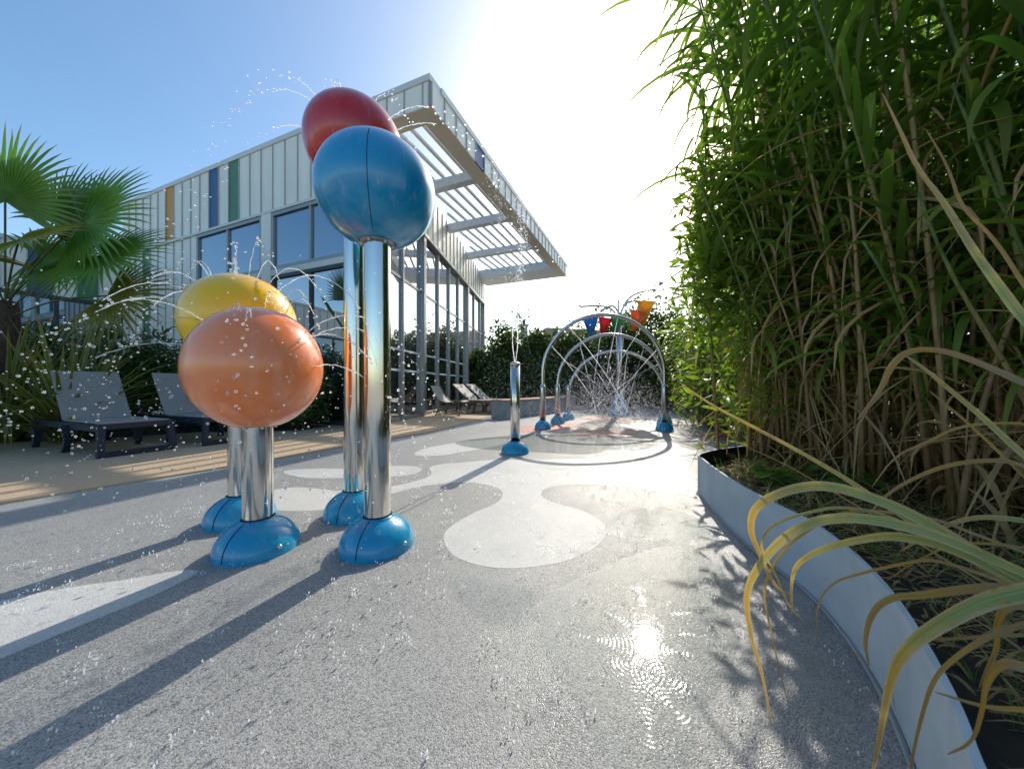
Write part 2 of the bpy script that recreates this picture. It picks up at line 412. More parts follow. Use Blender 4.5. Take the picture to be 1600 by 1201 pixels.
# ------------------------------------------------------------------ ground
b = MB(); b.poly([(-600,-600,-.03),(600,-600,-.03),(600,900,-.03),(-600,900,-.03)])
tag(b.build('ground', M['field']), kind='structure')
b = MB(); b.poly([(-14,-7,0),(9,-7,0),(9,14.5,0),(-14,14.5,0)])
pad = tag(b.build('splash_pad', M['pad']), kind='structure')
def sheet(name, px, mat, z=.002, parent=None, n=2):
    pts = [G(x, y) for x, y in px]; pts = chaikin(pts, n)
    b = MB(); b.poly([(p.x, p.y, z) for p in pts]); o = b.build(name, mat, parent)
    return o
lobe = [(787,774),(775,787),(750,796),(719,812),(697,827),(691,843),(703,865),(731,879),(769,887),(803,888),(850,884),(897,873),(931,856),(947,837),(947,824),(934,809),(906,795),(872,787),(850,779),(844,771),(850,763),(875,758),(912,756),(962,758),(1010,764),(1060,772),(1085,760),(1075,735),(1030,722),(960,716),(880,717),(805,718),(765,718),(725,722),(690,724),(668,730),(676,738),(668,746),(640,754),(600,762),(560,768),(520,766),(470,760),(430,763),(402,774),(408,788),(430,797),(470,799),(520,795),(560,785),(609,772),(647,761),(694,755),(725,753),(750,755),(769,759),(784,765)]
sheet('pale_marking', lobe, M['pad_white'], .0008, pad, 2)
sheet('pale_marking', [(-120,965),(0,938),(100,918),(200,905),(280,890),(318,890),(290,906),(230,935),(130,975),(0,1030),(-120,1075)], M['pad_white'], .0008, pad)
sheet('pale_marking', [(430,735),(500,731),(560,733),(600,728),(640,727),(664,731),(650,741),(610,745),(540,747),(470,747)], M['pad_white'], .0008, pad)
sheet('pale_marking', [(640,712),(660,700),(720,690),(790,684),(800,690),(760,700),(720,706),(690,712)], M['pad_white'], .0008, pad)
sheet('pale_marking', [(1100,712),(1070,690),(1000,690),(960,698),(930,706),(990,712),(1060,722)], M['pad_white'], .0008, pad)
sheet('red_marking', [(800,668),(850,662),(900,660),(920,666),(860,674),(810,676)], M['pad_red'], .0012, pad)
sheet('red_marking', [(890,672),(930,670),(990,673),(1000,677),(950,683),(900,680)], M['pad_red'], .0012, pad)
sheet('red_marking', [(1080,676),(1140,674),(1200,681),(1180,689),(1120,687)], M['pad_red'], .0012, pad)
sheet('red_marking', [(900,652),(960,650),(1010,654),(980,660),(920,659)], M['pad_red'], .0012, pad)
# terrace slabs (each cast bay its own slab), slightly proud of the pad
edge = [(-7.2,-4.2),(-4.6,.3),(-3.44,2.29),(-2.865,3.18),(-2.42,3.95),(-1.80,5.14),(-1.42,5.75),(-1.05,6.9),(-.72,8.05),(-.55,8.6),(-.2,10.5),(.2,13.4)]
ter = MB(); ter.poly([(-14.5,-4.2,.002)] + [(x,y,.002) for x,y in edge] + [(-14.5,13.4,.002)])
ter_o = tag(ter.build('terrace', M['soil']), kind='structure')
def clip(poly, p, n):                     # keep the side where (q-p).n >= 0
    out = []
    for i in range(len(poly)):
        a, c = poly[i], poly[(i+1) % len(poly)]
        da, dc = (a[0]-p[0])*n[0]+(a[1]-p[1])*n[1], (c[0]-p[0])*n[0]+(c[1]-p[1])*n[1]
        if da >= 0: out.append(a)
        if da*dc < 0:
            k = da/(da-dc); out.append((a[0]+(c[0]-a[0])*k, a[1]+(c[1]-a[1])*k))
    return out
U = Vector((-.9237,.3831,0)); V = Vector((.3831,.9237,0)); Z = Vector((0,0,1))
C = Vector((-2.66,6.47,0))
full = [(-14.5,-4.2)] + edge + [(-14.5,13.4)]
for i in range(-5, 4):
    o0 = Vector((-3.95,1.95,0)) + V*(i*3.2 + .0); o1 = o0 + V*3.19
    q = clip(full, o0, V); q = clip(q, o1, -V) if q else q
    if len(q) > 2:
        b = MB(); m = len(q)
        b.poly([(x,y,.016) for x,y in q])
        for k in range(m):
            a, c = q[k], q[(k+1) % m]; b.quad((a[0],a[1],.0),(c[0],c[1],.0),(c[0],c[1],.016),(a[0],a[1],.016))
        b.build('slab', M['terrace'], ter_o)

# ------------------------------------------------------------------ building
bld = thing('leisure_building', C, 'low modern building with cream panels, coloured stripes and louvred canopy', 'building')
def bpart(name, mat, fn, parent=bld, smooth=False):
    b = MB(); fn(b); return b.build(name, mat, parent, smooth)
ZT, ZW, ZS, ZC = 4.65, 6.09, 5.67, 6.20
def fs(px):                               # pixel column -> distance along the panel facade from its corner
    r = (px-800)/F; d = (6.47-.4148*2.66)/(1+.4148*r); x = r*d
    return (C.x-x)/.9237
def fac(s, z, out=0.0): return C + U*s + Z*z - V*out
def panel(p0, p1, nrm, z0, z1, mat, th=.03):
    w = (p1-p0); L = w.length; w = w.normalized()
    b = MB(); b.box(p0 + Z*z0 + w*.008, w*(L-.016), nrm*th, Z*(z1-z0))
    o = b.build('cladding_panel', mat, bld)
    b = MB(); b.box(p0 + Z*(z0+.002) - w*.009, w*.018, nrm*(th+.022), Z*(z1-z0-.004)); b.build('seam', M['seam'], o)
pw = .40
cols = {round(fs(269)/pw-.5): 'clad_o', round(fs(334)/pw-.5): 'clad_b', round(fs(372)/pw-.5): 'clad_g'}
for i in range(0, 24):
    panel(fac(i*pw,0), fac((i+1)*pw,0), -V, ZT, ZW, M[cols.get(i, 'clad')])
for i in range(-3, 0):
    a = max(i*pw, -1.33); panel(fac(a,0), fac((i+1)*pw,0), -V, ZS, ZW, M['clad'])
panel(fac(-1.33,0), fac(-1.2,0), -V, ZS, ZW, M['clad'])
sL = fs(311)
n0 = math.ceil(sL/pw)
for i in range(n0, 24):
    col = 'clad_g' if i == round(fs(237)/pw-.5) else 'clad'
    panel(fac(i*pw,0), fac((i+1)*pw,0), -V, 0.0, ZT-.06, M[col])
bpart('drip_flashing', M['cap'], lambda b: b.box(fac(0,ZT-.06,.0), U*9.6, -V*.075, Z*.058))
# backing walls (dark, behind panels and windows)
wallN = Vector((.125,1,0)).normalized(); WE = Vector((-3.467+.125*16.4, 16.4, 0))
wnrm = Vector((wallN.y, -wallN.x, 0))
bpart('core', M['dark_alu'], lambda b: (b.box(fac(.05,.0,-.1), U*9.55, V*.1, Z*6.05),
      b.box(C + V*.05 - wnrm*.30, wallN*((WE-C).length-.1), -wnrm*.12, Z*6.05)))
def roofdeck(b):
    q = [fac(.12,0,-.1), fac(9.5,0,-.1), fac(9.5,0,-.1)+V*12, WE - wnrm*.1]
    b.poly([p+Z*6.08 for p in q]); b.poly([p+Z*6.05 for p in q[::-1]])
bpart('roof_deck', M['roof'], roofdeck)
bpart('fascia_cap', M['cap'], lambda b: b.box(fac(-1.36,ZW,.055), U*(9.6+1.36), V*.34, Z*.11))
RC = fac(-1.33, 0)                        # canopy's near outer corner in plan
LV = 10.06
bpart('fascia_cap', M['cap'], lambda b: b.box(RC - U*.055 + V*.286 + Z*ZW, V*(LV-.23), U*.355, Z*.112))
ib = 4
for i in range(25):
    panel(RC + V*(i*pw), RC + V*min((i+1)*pw, LV), -U, ZS, ZW, M['clad_b' if i == ib else 'clad'])
can = bpart('canopy_frame', M['soffit'], lambda b: (b.box(RC + U*.002 + V*.002 + Z*(ZS+.004), U*.34, V*(LV-.01), Z*.40), b.box(RC + U*.344 + V*.003 + Z*(ZS+.006), U*1.1, V*.33, Z*.396)))
def dk(d): return (d-5.96)/.9237          # depth -> distance along V
def wall_at(t):                           # canopy width at distance t along V
    A = RC + V*t; den = U.x*1 - .125*U.y
    return (-3.467 + .125*A.y - A.x)/den
for d in (8.01, 9.95, 12.05):
    t = dk(d); L = wall_at(t)
    bpart('beam', M['steel'], lambda b: b.box(RC + V*t + U*.342 + Z*(ZS+.06), U*(L-.345), V*.2, Z*.22))
L = wall_at(LV-.7)
bpart('beam', M['steel'], lambda b: b.box(RC + V*(LV-1.2) + U*.342 + Z*(ZS+.01), U*(L-.3), V*1.19, Z*.36))
o_ = .62; k = 0
while o_ < 4.3:
    t0 = .335
    ko = -3.902 - o_/.9237; dd = (-3.467-ko)/.2898
    t0 = max(t0, dk(dd)+.05)
    if t0 < LV-1.3:
        bpart('louvre', M['rod'], lambda b: b.box(RC + U*(o_-.036) + V*t0 + Z*(ZS+.283), U*.072, V*(LV-1.22-t0), Z*.05))
    o_ += .30
# cladding above the curtain wall, corrugated ribs
def wp(d, z=0., out=0.): return Vector((-3.467+.125*d, d, z)) + wnrm*out
d = 6.47
while d < 16.35:
    panel(wp(d+.4,0), wp(d,0), wnrm, ZT+.10, 6.05, M['clad'], .02); d += .4
# curtain wall
for d, w in ((6.55,.07),(7.70,.06),(8.86,.15),(10.03,.06),(11.07,.06),(12.11,.06),(13.31,.15),(14.5,.06),(15.6,.06),(16.33,.15)):
    dep = .12 if w > .1 else .07
    bpart('mullion', M['alu'], lambda b: b.box(wp(d,0,-.05) - wallN*w/2, wallN*w, wnrm*(.05+dep), Z*ZT))
bpart('transom', M['alu'], lambda b: b.box(wp(6.5,ZT,-.05), wallN*9.95, wnrm*.19, Z*.098))
bpart('transom', M['alu'], lambda b: b.box(wp(6.52,3.18,-.04), wallN*9.85, wnrm*.075, Z*.06))
bpart('base_rail', M['alu'], lambda b: b.box(wp(6.52,.0,-.04), wallN*9.85, wnrm*.085, Z*.10))
ds = [6.55,7.70,8.86,10.03,11.07,12.11,13.31,14.5,15.6,16.33]
for a, c in zip(ds, ds[1:]):
    for z0, z1 in ((.1,3.18),(3.24,ZT)):
        q = bpart('pane', M['glass'], lambda b: b.box(wp(a,z0), wp(c)-wp(a), wnrm*.012, Z*(z1-z0)))
        if z0 < 1:
            for zz in (1.12, 1.58):
                bpart('frosted_band', M['frost'], lambda b: b.box(wp(a,zz,.0125), wp(c)-wp(a), wnrm*.002, Z*.045), q)
# panel facade: upper windows and glazing below
def wframe(s0, s1, z0, z1, mull, glass, fm):
    f = bpart('window', fm, lambda b: (b.box(fac(s0,z0), U*(s1-s0), -V*.06, Z*.07), b.box(fac(s0,z1-.07), U*(s1-s0), -V*.06, Z*.069),
        b.box(fac(s0,z0+.071), U*.07, -V*.06, Z*(z1-z0-.142)), b.box(fac(s1-.07,z0+.071), U*.07, -V*.06, Z*(z1-z0-.142)),
        *[b.box(fac(m-.03,z0+.071), U*.06, -V*.055, Z*(z1-z0-.142)) for m in mull]))
    xs = [s0+.071] + [x for m in mull for x in (m-.031, m+.031)] + [s1-.071]
    for i in range(0, len(xs), 2):
        bpart('pane', glass, lambda b: b.box(fac(xs[i],z0+.072,.004), U*(xs[i+1]-xs[i]), -V*.012, Z*(z1-z0-.144)), f)
s1, s2, s3 = fs(413), fs(428), fs(488)
wframe(s1, sL, 3.33, ZT-.07, [fs(359)], M['glass_blue'], M['alu'])
wframe(.12, s2, 3.33, ZT-.07, [s3], M['glass_blue'], M['alu'])
wframe(s1, sL, .03, 3.20, [fs(359)], M['glass_blue'], M['dark_alu'])
wframe(.12, s2, .03, 3.20, [s3], M['glass'], M['dark_alu'])
bpart('pier', M['clad'], lambda b: b.box(fac(s2+.004,.0), U*(s1-s2-.008), -V*.07, Z*(ZT-.062)))
bpart('pier', M['dark_alu'], lambda b: b.box(fac(.0,.0), U*.115, -V*.08, Z*(ZT-.062)))
bpart('spandrel', M['cap'], lambda b: (b.box(fac(.12,3.203), U*(s2-.122), -V*.065, Z*.124), b.box(fac(s1+.002,3.203), U*(sL-s1-.002), -V*.065, Z*.124)))
if n0*pw > sL: bpart('pier', M['clad'], lambda b: b.box(fac(sL+.003,.0), U*(n0*pw-sL-.012), -V*.04, Z*(ZT-.062)))
# projecting wing that comes forward at the left
wing = thing('building_wing', fac(9.62,0), 'cream panelled wing with blue and green strips behind the palm', 'building')
WX = fac(9.66, 0, -.3)
def wpart(name, mat, fn, parent=wing):
    b = MB(); fn(b); return b.build(name, mat, parent)
wpart('core', M['dark_alu'], lambda b: b.box(WX + U*.05, U*3.0, -V*9.0, Z*4.35))
for i in range(22):
    mt = {2:'clad_g', 4:'clad_b', 9:'clad_b', 6:'clad_g'}.get(i, 'clad')
    p0 = WX - V*(i*pw)
    b = MB(); b.box(p0 - V*.008 + Z*3.17, -V*(pw-.016), -U*.03, Z*1.2); o = b.build('cladding_panel', M[mt], wing)
    b = MB(); b.box(p0 + V*.009 + Z*3.172, -V*.018, -U*.055, Z*1.196); b.build('seam', M['seam'], o)
wpart('fascia_cap', M['cap'], lambda b: b.box(WX - U*.07 + Z*4.372, U*.4, -V*9.0, Z*.1))
for i in range(6):
    f = wpart('window', M['dark_alu'], lambda b: (b.box(WX - V*(i*1.5) + Z*3.06, -V*1.5, -U*.05, Z*.1), b.box(WX - V*(i*1.5) + Z*.02, -V*.07, -U*.05, Z*3.03)))
    wpart('pane', M['glass_blue'], lambda b: b.box(WX - V*(i*1.5+.072) + Z*.02, -V*1.426, -U*.012, Z*3.038), f)

# ------------------------------------------------------------------ neighbour's house beyond the hedge
hs = thing('neighbour_house', (3.0,30,0), 'dark tiled roof of a house showing above the hedge', 'house')
b = MB(); b.box((1.9,29.5,0),(9,0,0),(0,6,0),(0,0,4.6)); b.build('wall', M['render_wall'], hs)
b = MB(); b.poly([(1.3,29,4.5),(11.5,29,4.5),(10.2,32.4,6.0),(3.2,32.4,6.3)]); b.poly([(1.3,29,4.5),(3.2,32.4,6.3),(1.3,36,4.5)]); b.poly([(11.5,36,4.5),(1.3,36,4.5),(3.2,32.4,6.3),(10.2,32.4,6.0)]); b.poly([(11.5,29,4.5),(11.5,36,4.5),(10.2,32.4,6.0)])
b.build('roof', M['tile'], hs)
ch = thing('house_chimney', (1.05,30,0), 'pale chimney with terracotta pot and thin aerial above the hedge', 'chimney')
b = MB(); b.box((.75,29.7,0),(.62,0,0),(0,.6,0),(0,0,6.0)); b.build('stack', M['render_wall'], ch)
b = MB(); b.box((.69,29.64,6.0),(.74,0,0),(0,.72,0),(0,0,.14)); b.build('cornice', M['render_wall'], ch)
b = MB(); b.lathe((1.06,30,6.14), [(.14,0),(.11,.4),(.14,.42)], 12); b.build('pot', M['tile'], ch)
b = MB(); b.tube([(.85,30,6.1),(.85,30,7.3)], .02, 5); b.tube([(.5,30,7.1),(1.6,30,7.2)], .015, 5)
for i in range(5): b.tube([(.6+.2*i,29.8,7.11+.02*i),(.6+.2*i,30.2,7.11+.02*i)], .012, 4)
b.build('aerial', M['dark_alu'], ch)

# ------------------------------------------------------------------ planter band, soil
bedline = [G(1095,775), G(1108,792), G(1120,805), G(1150,836), G(1190,870), G(1230,900), G(1270,930), G(1330,1000), G(1380,1080), G(1425,1180)]
far = [Vector((4.6,4.25,0)), Vector((3.6,3.75,0)), Vector((2.75,3.32,0)), Vector((2.15,3.03,0)), Vector((1.68,2.80,0)), Vector((1.44,2.62,0)), Vector((1.365,2.52,0))]
near = [Vector((.72,.5565,0)), Vector((.632,.471,0)), Vector((.55,.36,0)), Vector((.50,.15,0)), Vector((.52,-.3,0)), Vector((.8,-1.2,0)), Vector((1.4,-2.2,0))]
line = chaikin(far + bedline + near, 2, False)
HP = .28
def offs(line, w):
    out = []
    for i, p in enumerate(line):
        t = (line[min(i+1,len(line)-1)] - line[max(i-1,0)]).normalized()
        out.append(p + Vector((-t.y, t.x, 0))*w)
    return out
inn = offs(line, .012); 
b = MB(); bi = MB(); lip = MB()
for i in range(len(line)-1):
    a, c, ai, ci = line[i], line[i+1], inn[i], inn[i+1]
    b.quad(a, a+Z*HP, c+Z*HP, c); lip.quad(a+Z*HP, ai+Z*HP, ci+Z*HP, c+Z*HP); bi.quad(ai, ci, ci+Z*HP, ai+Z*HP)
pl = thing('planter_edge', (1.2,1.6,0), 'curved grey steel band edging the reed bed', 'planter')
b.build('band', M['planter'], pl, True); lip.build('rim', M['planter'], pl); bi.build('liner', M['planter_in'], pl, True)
b = MB(); b.tube([p + Vector((-.004,0,.004)) for p in offs(line,-.004)], .006, 5); b.build('sealant_bead', M['concrete'], pl)
b = MB(); pts = [p + Z*.17 for p in inn] + [Vector((9,-2.2,.17)), Vector((9,4.6,.17))]
bedpoly = [p.copy() for p in pts]
b.poly(pts); tag(b.build('planting_bed', M['soil']), kind='structure')
b = MB(); b.poly([(3.4,4.6,.015),(9,4.6,.015),(9,14.4,.015),(6.2,14.4,.015),(4.6,9.5,.015),(3.9,7,.015)]); tag(b.build('planting_bed_far', M['soil']), kind='structure')

# ------------------------------------------------------------------ ball fountains
def bolt(b, c, r): b.ico(c, r)
def dome(parent, c, r, h, rp, seams=True, rot=0.0):
    prof = [(r*1.0, 0), (r*1.0, .012)] + [(r*math.cos(a), .012+(h-.012)*math.sin(a)) for a in [R(x) for x in range(6, 91, 6)] if r*math.cos(a) > rp+.004] + [(rp+.006, h*.985), (rp+.004, h*.93)]
    b = MB(); b.lathe(c, prof, 44); o = b.build('base_dome', M['dome'], parent, True)
    if seams:
        for q in (R(264)+rot, R(84)+rot):
            pts = []
            for x in range(0, 80, 6):
                a = R(x); rr = (r+.0008)*math.cos(a)
                if rr < rp: break
                pts.append(c + Vector((rr*math.cos(q), rr*math.sin(q), .012+(h-.011)*math.sin(a))))
            s_ = MB(); s_.tube(pts, .0022, 5); s_.build('seam', M['dark_line'], o)
        for q in (R(338)+rot, R(158)+rot):
            s_ = MB(); s_.ico(c + Vector((r*.99*math.cos(q), r*.99*math.sin(q), .045)), .011); s_.build('bolt', M['bolt'], o, True)
    return o
def ballpost(name_lbl, x, y, zc, rx, rz, mat, seam=None):
    c = Vector((x, y, 0)); t = thing('ball_fountain', c, name_lbl, 'fountain', 'ball fountains on steel posts')
    dome(t, c, .178, .158, .066, True, rnd.uniform(-.08,.08))
    b = MB(); b.tube([c + Z*.10, c + Z*.5, c + Z*(zc-rz*.9)], .064, 36, False); b.build('post', M['chrome'], t, True)
    b = MB(); b.lathe(c, [(.066,.150),(.069,.155),(.066,.160)], 36); b.build('gasket', M['dark_line'], t, True)
    prof = [(.0001+rx*math.cos(a), zc+rz*math.sin(a)) for a in [R(-72 + i*162/36) for i in range(37)]]
    prof = [(rx*math.cos(R(-72))*.92, zc+rz*math.sin(R(-72))+.012)] + prof
    b = MB(); b.lathe(c, prof, 72); o = b.build('ball', M[mat], t, True)
    b = MB(); b.lathe(c, [(.0655, zc-rz*.945),(rx*.285, zc-rz*.94),(rx*.285, zc-rz*.925),(.0655, zc-rz*.925)], 36); mp = b.build('mount_plate', M['mount'], t)
    for i in range(6):
        q = R(60*i+20); b = MB(); b.lathe(c + Vector((.074*math.cos(q), .074*math.sin(q), zc-rz*.945-.011)), [(.0,0),(.007,0),(.007,.014)], 6); b.build('bolt', M['steel'], mp)
    if seam is None: return t
    q = seam
    pts = [c + Vector((rx*1.0008*math.cos(R(e))*math.cos(q), rx*1.0008*math.cos(R(e))*math.sin(q), zc+rz*1.0008*math.sin(R(e)))) for e in range(-62, 40, 4)]
    b = MB(); b.tube(pts, .0016, 5); b.build('seam', M['dark_line'] if mat == 'ball_blue' else M[mat], o)
    return t
BALLS = {'red': (-.975,2.12,2.285,.284,.272), 'blue': (-.674,1.71,1.76,.284,.266), 'yellow': (-1.615,2.035,1.18,.284,.276), 'orange': (-1.25,1.68,.885,.283,.298)}
ballpost('dark red ball on the tallest steel post, half hidden by the blue ball', *BALLS['red'], 'ball_red')
ballpost('glossy blue ball on a tall steel post in front of the red ball', *BALLS['blue'], 'ball_blue', R(283))
ballpost('yellow ball on a short steel post behind the orange ball', *BALLS['yellow'], 'ball_yellow')
ballpost('orange ball on the shortest steel post, nearest the camera at left', *BALLS['orange'], 'ball_orange')

# jet column
jc = Vector((.038,4.06,0))
t = thing('jet_column', jc, 'short steel column with a blue dome foot shooting water straight up', 'fountain')
dome(t, jc, .165, .15, .06, False)
b = MB(); b.tube([jc+Z*.1, jc+Z*.6, jc+Z*1.05], .057, 32); b.build('post', M['chrome'], t, True)
b = MB(); b.lathe(jc, [(.057,1.045),(.066,1.05),(.066,1.06),(.04,1.078),(.012,1.085),(.0001,1.086)], 32); b.build('cap', M['steel_arch'], t, True)

# arches
arches = [((.565,6.27),(2.68,6.0),2.07,'tallest and nearest of the three steel spray arches'),
          ((.96,7.2),(3.06,6.85),1.85,'middle of the three steel spray arches'),
          ((1.33,8.05),(3.36,7.5),1.58,'lowest and farthest of the three steel spray arches')]
arch_pts = []
for (a, c, top, lb) in arches:
    A, D = Vector((*a,0)), Vector((*c,0)); mid = (A+D)/2; ax = (D-A)/2; rr = ax.length; leg = top-rr
    t = thing('spray_arch', mid, lb, 'fountain', 'spray arches over the pad')
    pts = [A+Z*.08, A+Z*leg*.5, A+Z*leg] + [mid - ax*math.cos(R(x)) + Z*(leg+rr*math.sin(R(x))) for x in range(5, 180, 5)] + [D+Z*leg, D+Z*leg*.5, D+Z*.08]
    b = MB(); b.tube(pts, .033, 16); b.build('pipe', M['steel_arch'], t, True)
    for q in (A, D):
        dome(t, q, .15, .17, .06, False)
        b = MB(); b.tube([q+Z*.1, q+Z*.75, q+Z*.78, q+Z*.82], [.056,.056,.05,.034], 20); b.build('leg_sleeve', M['steel_arch'], t, True)
    arch_pts.append((mid, ax, leg, rr))
    for x in (30, 55, 80, 105, 130, 155):
        p = mid - ax*math.cos(R(x)) + Z*(leg+rr*math.sin(R(x))); n_ = (p-mid-Z*leg).normalized()
        b = MB(); b.tube([p - n_*.03, p - n_*.055], [.014,.009], 8); b.build('nozzle', M['steel'], t)

# bucket tree
bc = Vector((2.9,9.27,0))
t = thing('bucket_tree', bc, 'tall steel mast with blue cone foot holding coloured tipping buckets', 'fountain')
b = MB(); b.lathe(bc, [(.30,0),(.29,.03),(.12,.52),(.085,.56),(.0001,.57)], 32); b.build('base_cone', M['dome'], t, True)
b = MB(); b.tube([bc+Z*.5, bc+Z*1.5, bc+Z*2.55], .072, 20); b.tube([bc+Z*2.5, bc+Z*3.12],.025,8); b.build('mast', M['steel_arch'], t, True)
def pxd(x, y): return P(x, y, 9.27)
arms = [([(967,500),(971,487),(977,472),(987,462),(1000,456),(1027,451)], 0), ([(967,500),(971,484),(978,474),(988,469),(1003,472)], 0),
        ([(966,500),(962,489),(952,480),(935,477),(906,479)], 0), ([(966,500),(966,487),(961,479),(954,477),(940,485)], 0), ([(967,500),(972,492),(980,487)], 0)]
for a, _ in arms:
    pts = chaikin([pxd(*q) for q in a], 2, False); b = MB(); b.tube(pts, .026, 8); b.build('arm', M['steel_arch'], t, True)
for (x0, y0, x1, y1, wd, tl, m, hang) in ((996,471,1023,503,.46,4,'cone_y',[(996,456),(1023,452)]), (986,487,1010,515,.44,14,'cone_o',[(989,470),(1003,473)]),
        (911,496,934,523,.44,-4,'cone_b',[(907,479),(936,477)]), (937,497,956,520,.40,10,'cone_r',[(941,484),(953,478)]), (954,491,978,520,.44,6,'cone_g',[(958,479),(972,491)])):
    ct = pxd((x0+x1)/2, y0); hgt = (y1-y0)/F*9.27*1.1
    b = MB(); N = 28; tilt = Matrix.Rotation(R(tl), 3, 'Y') @ Matrix.Rotation(R(8), 3, 'X')
    prof = [(.02,-hgt),(.05,-hgt+.01),(wd/2,0),(wd/2-.012,.0),(.045,-hgt+.03),(.0001,-hgt+.03)]
    base = len(b.v)
    for r_, z_ in prof:
        for k in range(N):
            q = 2*math.pi*k/N; b.v.append(ct + tilt @ Vector((r_*math.cos(q), r_*math.sin(q), z_)))
    for i in range(len(prof)-1):
        for k in range(N): b.f.append((base+i*N+k, base+i*N+(k+1)%N, base+(i+1)*N+(k+1)%N, base+(i+1)*N+k))
    o = b.build('bucket', M[m], t, True)
    for e, hp in zip((-1,1), hang):
        q = ct + tilt @ Vector((e*(wd/2+.004),0,-.06)); b = MB(); b.tube([pxd(*hp), q + Vector((e*.015,0,.05)), q], .008, 5); b.build('hanger', M['steel'], o)

# ------------------------------------------------------------------ bench
bp = [Vector((-.51,8.36,0)), Vector((-.14,8.05,0)), Vector((.5,8.85,0)), Vector((1.13,9.7,0)), Vector((1.75,10.9,0)), Vector((2.3,12.3,0))]
bench = thing('low_bench', (-.1,8.3,0), 'low grey concrete bench wall with a thin wooden top by the hedge', 'bench')
bk = [Vector((-.05,8.95,0)), Vector((-.02,8.95,0)), Vector((.12,9.2,0)), Vector((.70,10.0,0)), Vector((1.3,11.15,0)), Vector((1.85,12.45,0))]
for i in range(5):
    b = MB(); a, c, d2, e = bp[i], bp[i+1], bk[i+1], bk[i]
    k_ = (c-a).normalized()*.004
    ps = [a+k_, c-k_, d2, e]
    b.poly([p+Z*.41 for p in ps])
    for j in range(4): b.quad(ps[j], ps[(j+1)%4], ps[(j+1)%4]+Z*.41, ps[j]+Z*.41)
    b.build('concrete_block', M['concrete'], bench)
    b = MB(); ps = [a+k_*2+Vector((.0,-.02,0)), c-k_*2+Vector((0,-.02,0)), d2, e]
    b.poly([p+Z*.452 for p in ps])
    for j in range(4): b.quad(ps[j]+Z*.414, ps[(j+1)%4]+Z*.414, ps[(j+1)%4]+Z*.452, ps[j]+Z*.452)
    b.build('seat_board', M['wood'], bench)

# ------------------------------------------------------------------ loungers
def lounger(loc, label, fm, smat, ang=math.atan2(.3831,-.9237), group='resin sun loungers beside the pad', back=58):
    t = thing('sun_lounger', (0,0,0), label, 'sun lounger', group)
    W = .62
    for y in (0, -W):
        s = -1 if y == 0 else 1                    # inward
        b = MB(); b.bar((.06,y+s*.035,.315),(1.84,y+s*.035,.315),.05,.075); b.build('side_rail', fm, t)
    def leg(pts, w, d_):
        b = MB()
        for a, c in zip(pts, pts[1:]): b.bar(a, c, w, d_, (1,0,0))
        b.build('leg', fm, t)
    b = MB()
    b.bar((.0,.02,.03),(.0,-W-.02,.03),.05,.06); b.bar((.045,-.01,.33),(.045,-W+.01,.33),.05,.055)
    for y, s in ((.02,-1),(-W-.02,1)): b.bar((.0,y+s*.028,.05),(.045,y+s*.05,.36),.058,.05,(1,0,0))
    b.build('foot_frame', fm, t)
    for xx in (.82, 1.72):
        for y, s in ((0,-1),(-W,1)):
            b = MB(); m = 7
            for i in range(m):                     # splayed, arch-shouldered leg
                a, c = i/m, (i+1)/m
                pa = Vector((xx + .05*a*a, y - s*.03*a, .32*(1-a))); pc = Vector((xx + .05*c*c, y - s*.03*c, .32*(1-c)))
                b.bar(pa + Vector((0,s*.03,0)), pc + Vector((0,s*.03,0)), .05, .16 - .10*min(1,(a+c)/1.1), (1,0,0) if False else (0,1,0))
            b.build('leg', fm, t)
    b = MB(); b.box((.03,-.03,.362),(.97,0,0),(0,-W+.06,0),(0,0,.012)); b.build('seat_sling', smat, t)
    ca, sa = math.cos(R(back)), math.sin(R(back)); Lb = .70
    bx = Vector((ca,0,sa)); bn = Vector((sa,0,-ca))
    o0 = Vector((1.0,-.02,.375))
    b = MB(); b.box(o0, bx*Lb, (0,-W+.04,0), bn*.016); bo = b.build('backrest', smat, t)
    b = MB(); 
    for y in (-.05, -W+.05): b.bar(o0 + Vector((0,y+.02,0)) + bn*.035, o0 + Vector((0,y+.02,0)) + bn*.035 + bx*Lb*.97, .03, .03, (0,1,0))
    b.bar(o0+bn*.03+bx*Lb*.93+Vector((0,-.04,0)), o0+bn*.03+bx*Lb*.93+Vector((0,-W+.06,0)), .03,.03); b.build('back_frame', fm, bo)
    b = MB(); b.bar(o0+bn*.05+bx*.45+Vector((0,-.28,0)), Vector((1.5,-.30,.33)), .03,.03); b.build('prop', fm, t)
    t.location = loc; t.rotation_euler = (0,0,ang)
    return t
lounger((-4.43,3.66,.016), 'dark resin sun lounger with grey sling, leftmost, in front of the flax', M['plastic'], M['sling'])
lounger((-3.98,4.42,.016), 'dark resin sun lounger with grey sling partly hidden by the orange ball', M['plastic'], M['sling'])
l3 = lounger((-.30,9.3,.016), 'taupe sling lounger with slanted back, nearer of two beside the bench', M['bronze'], M['sling2'], R(158), 'taupe loungers by the glass wall', 40)
l4 = lounger((.0,9.95,.016), 'taupe sling lounger with slanted back, farther of two beside the bench', M['bronze'], M['sling2'], R(158), 'taupe loungers by the glass wall', 40)
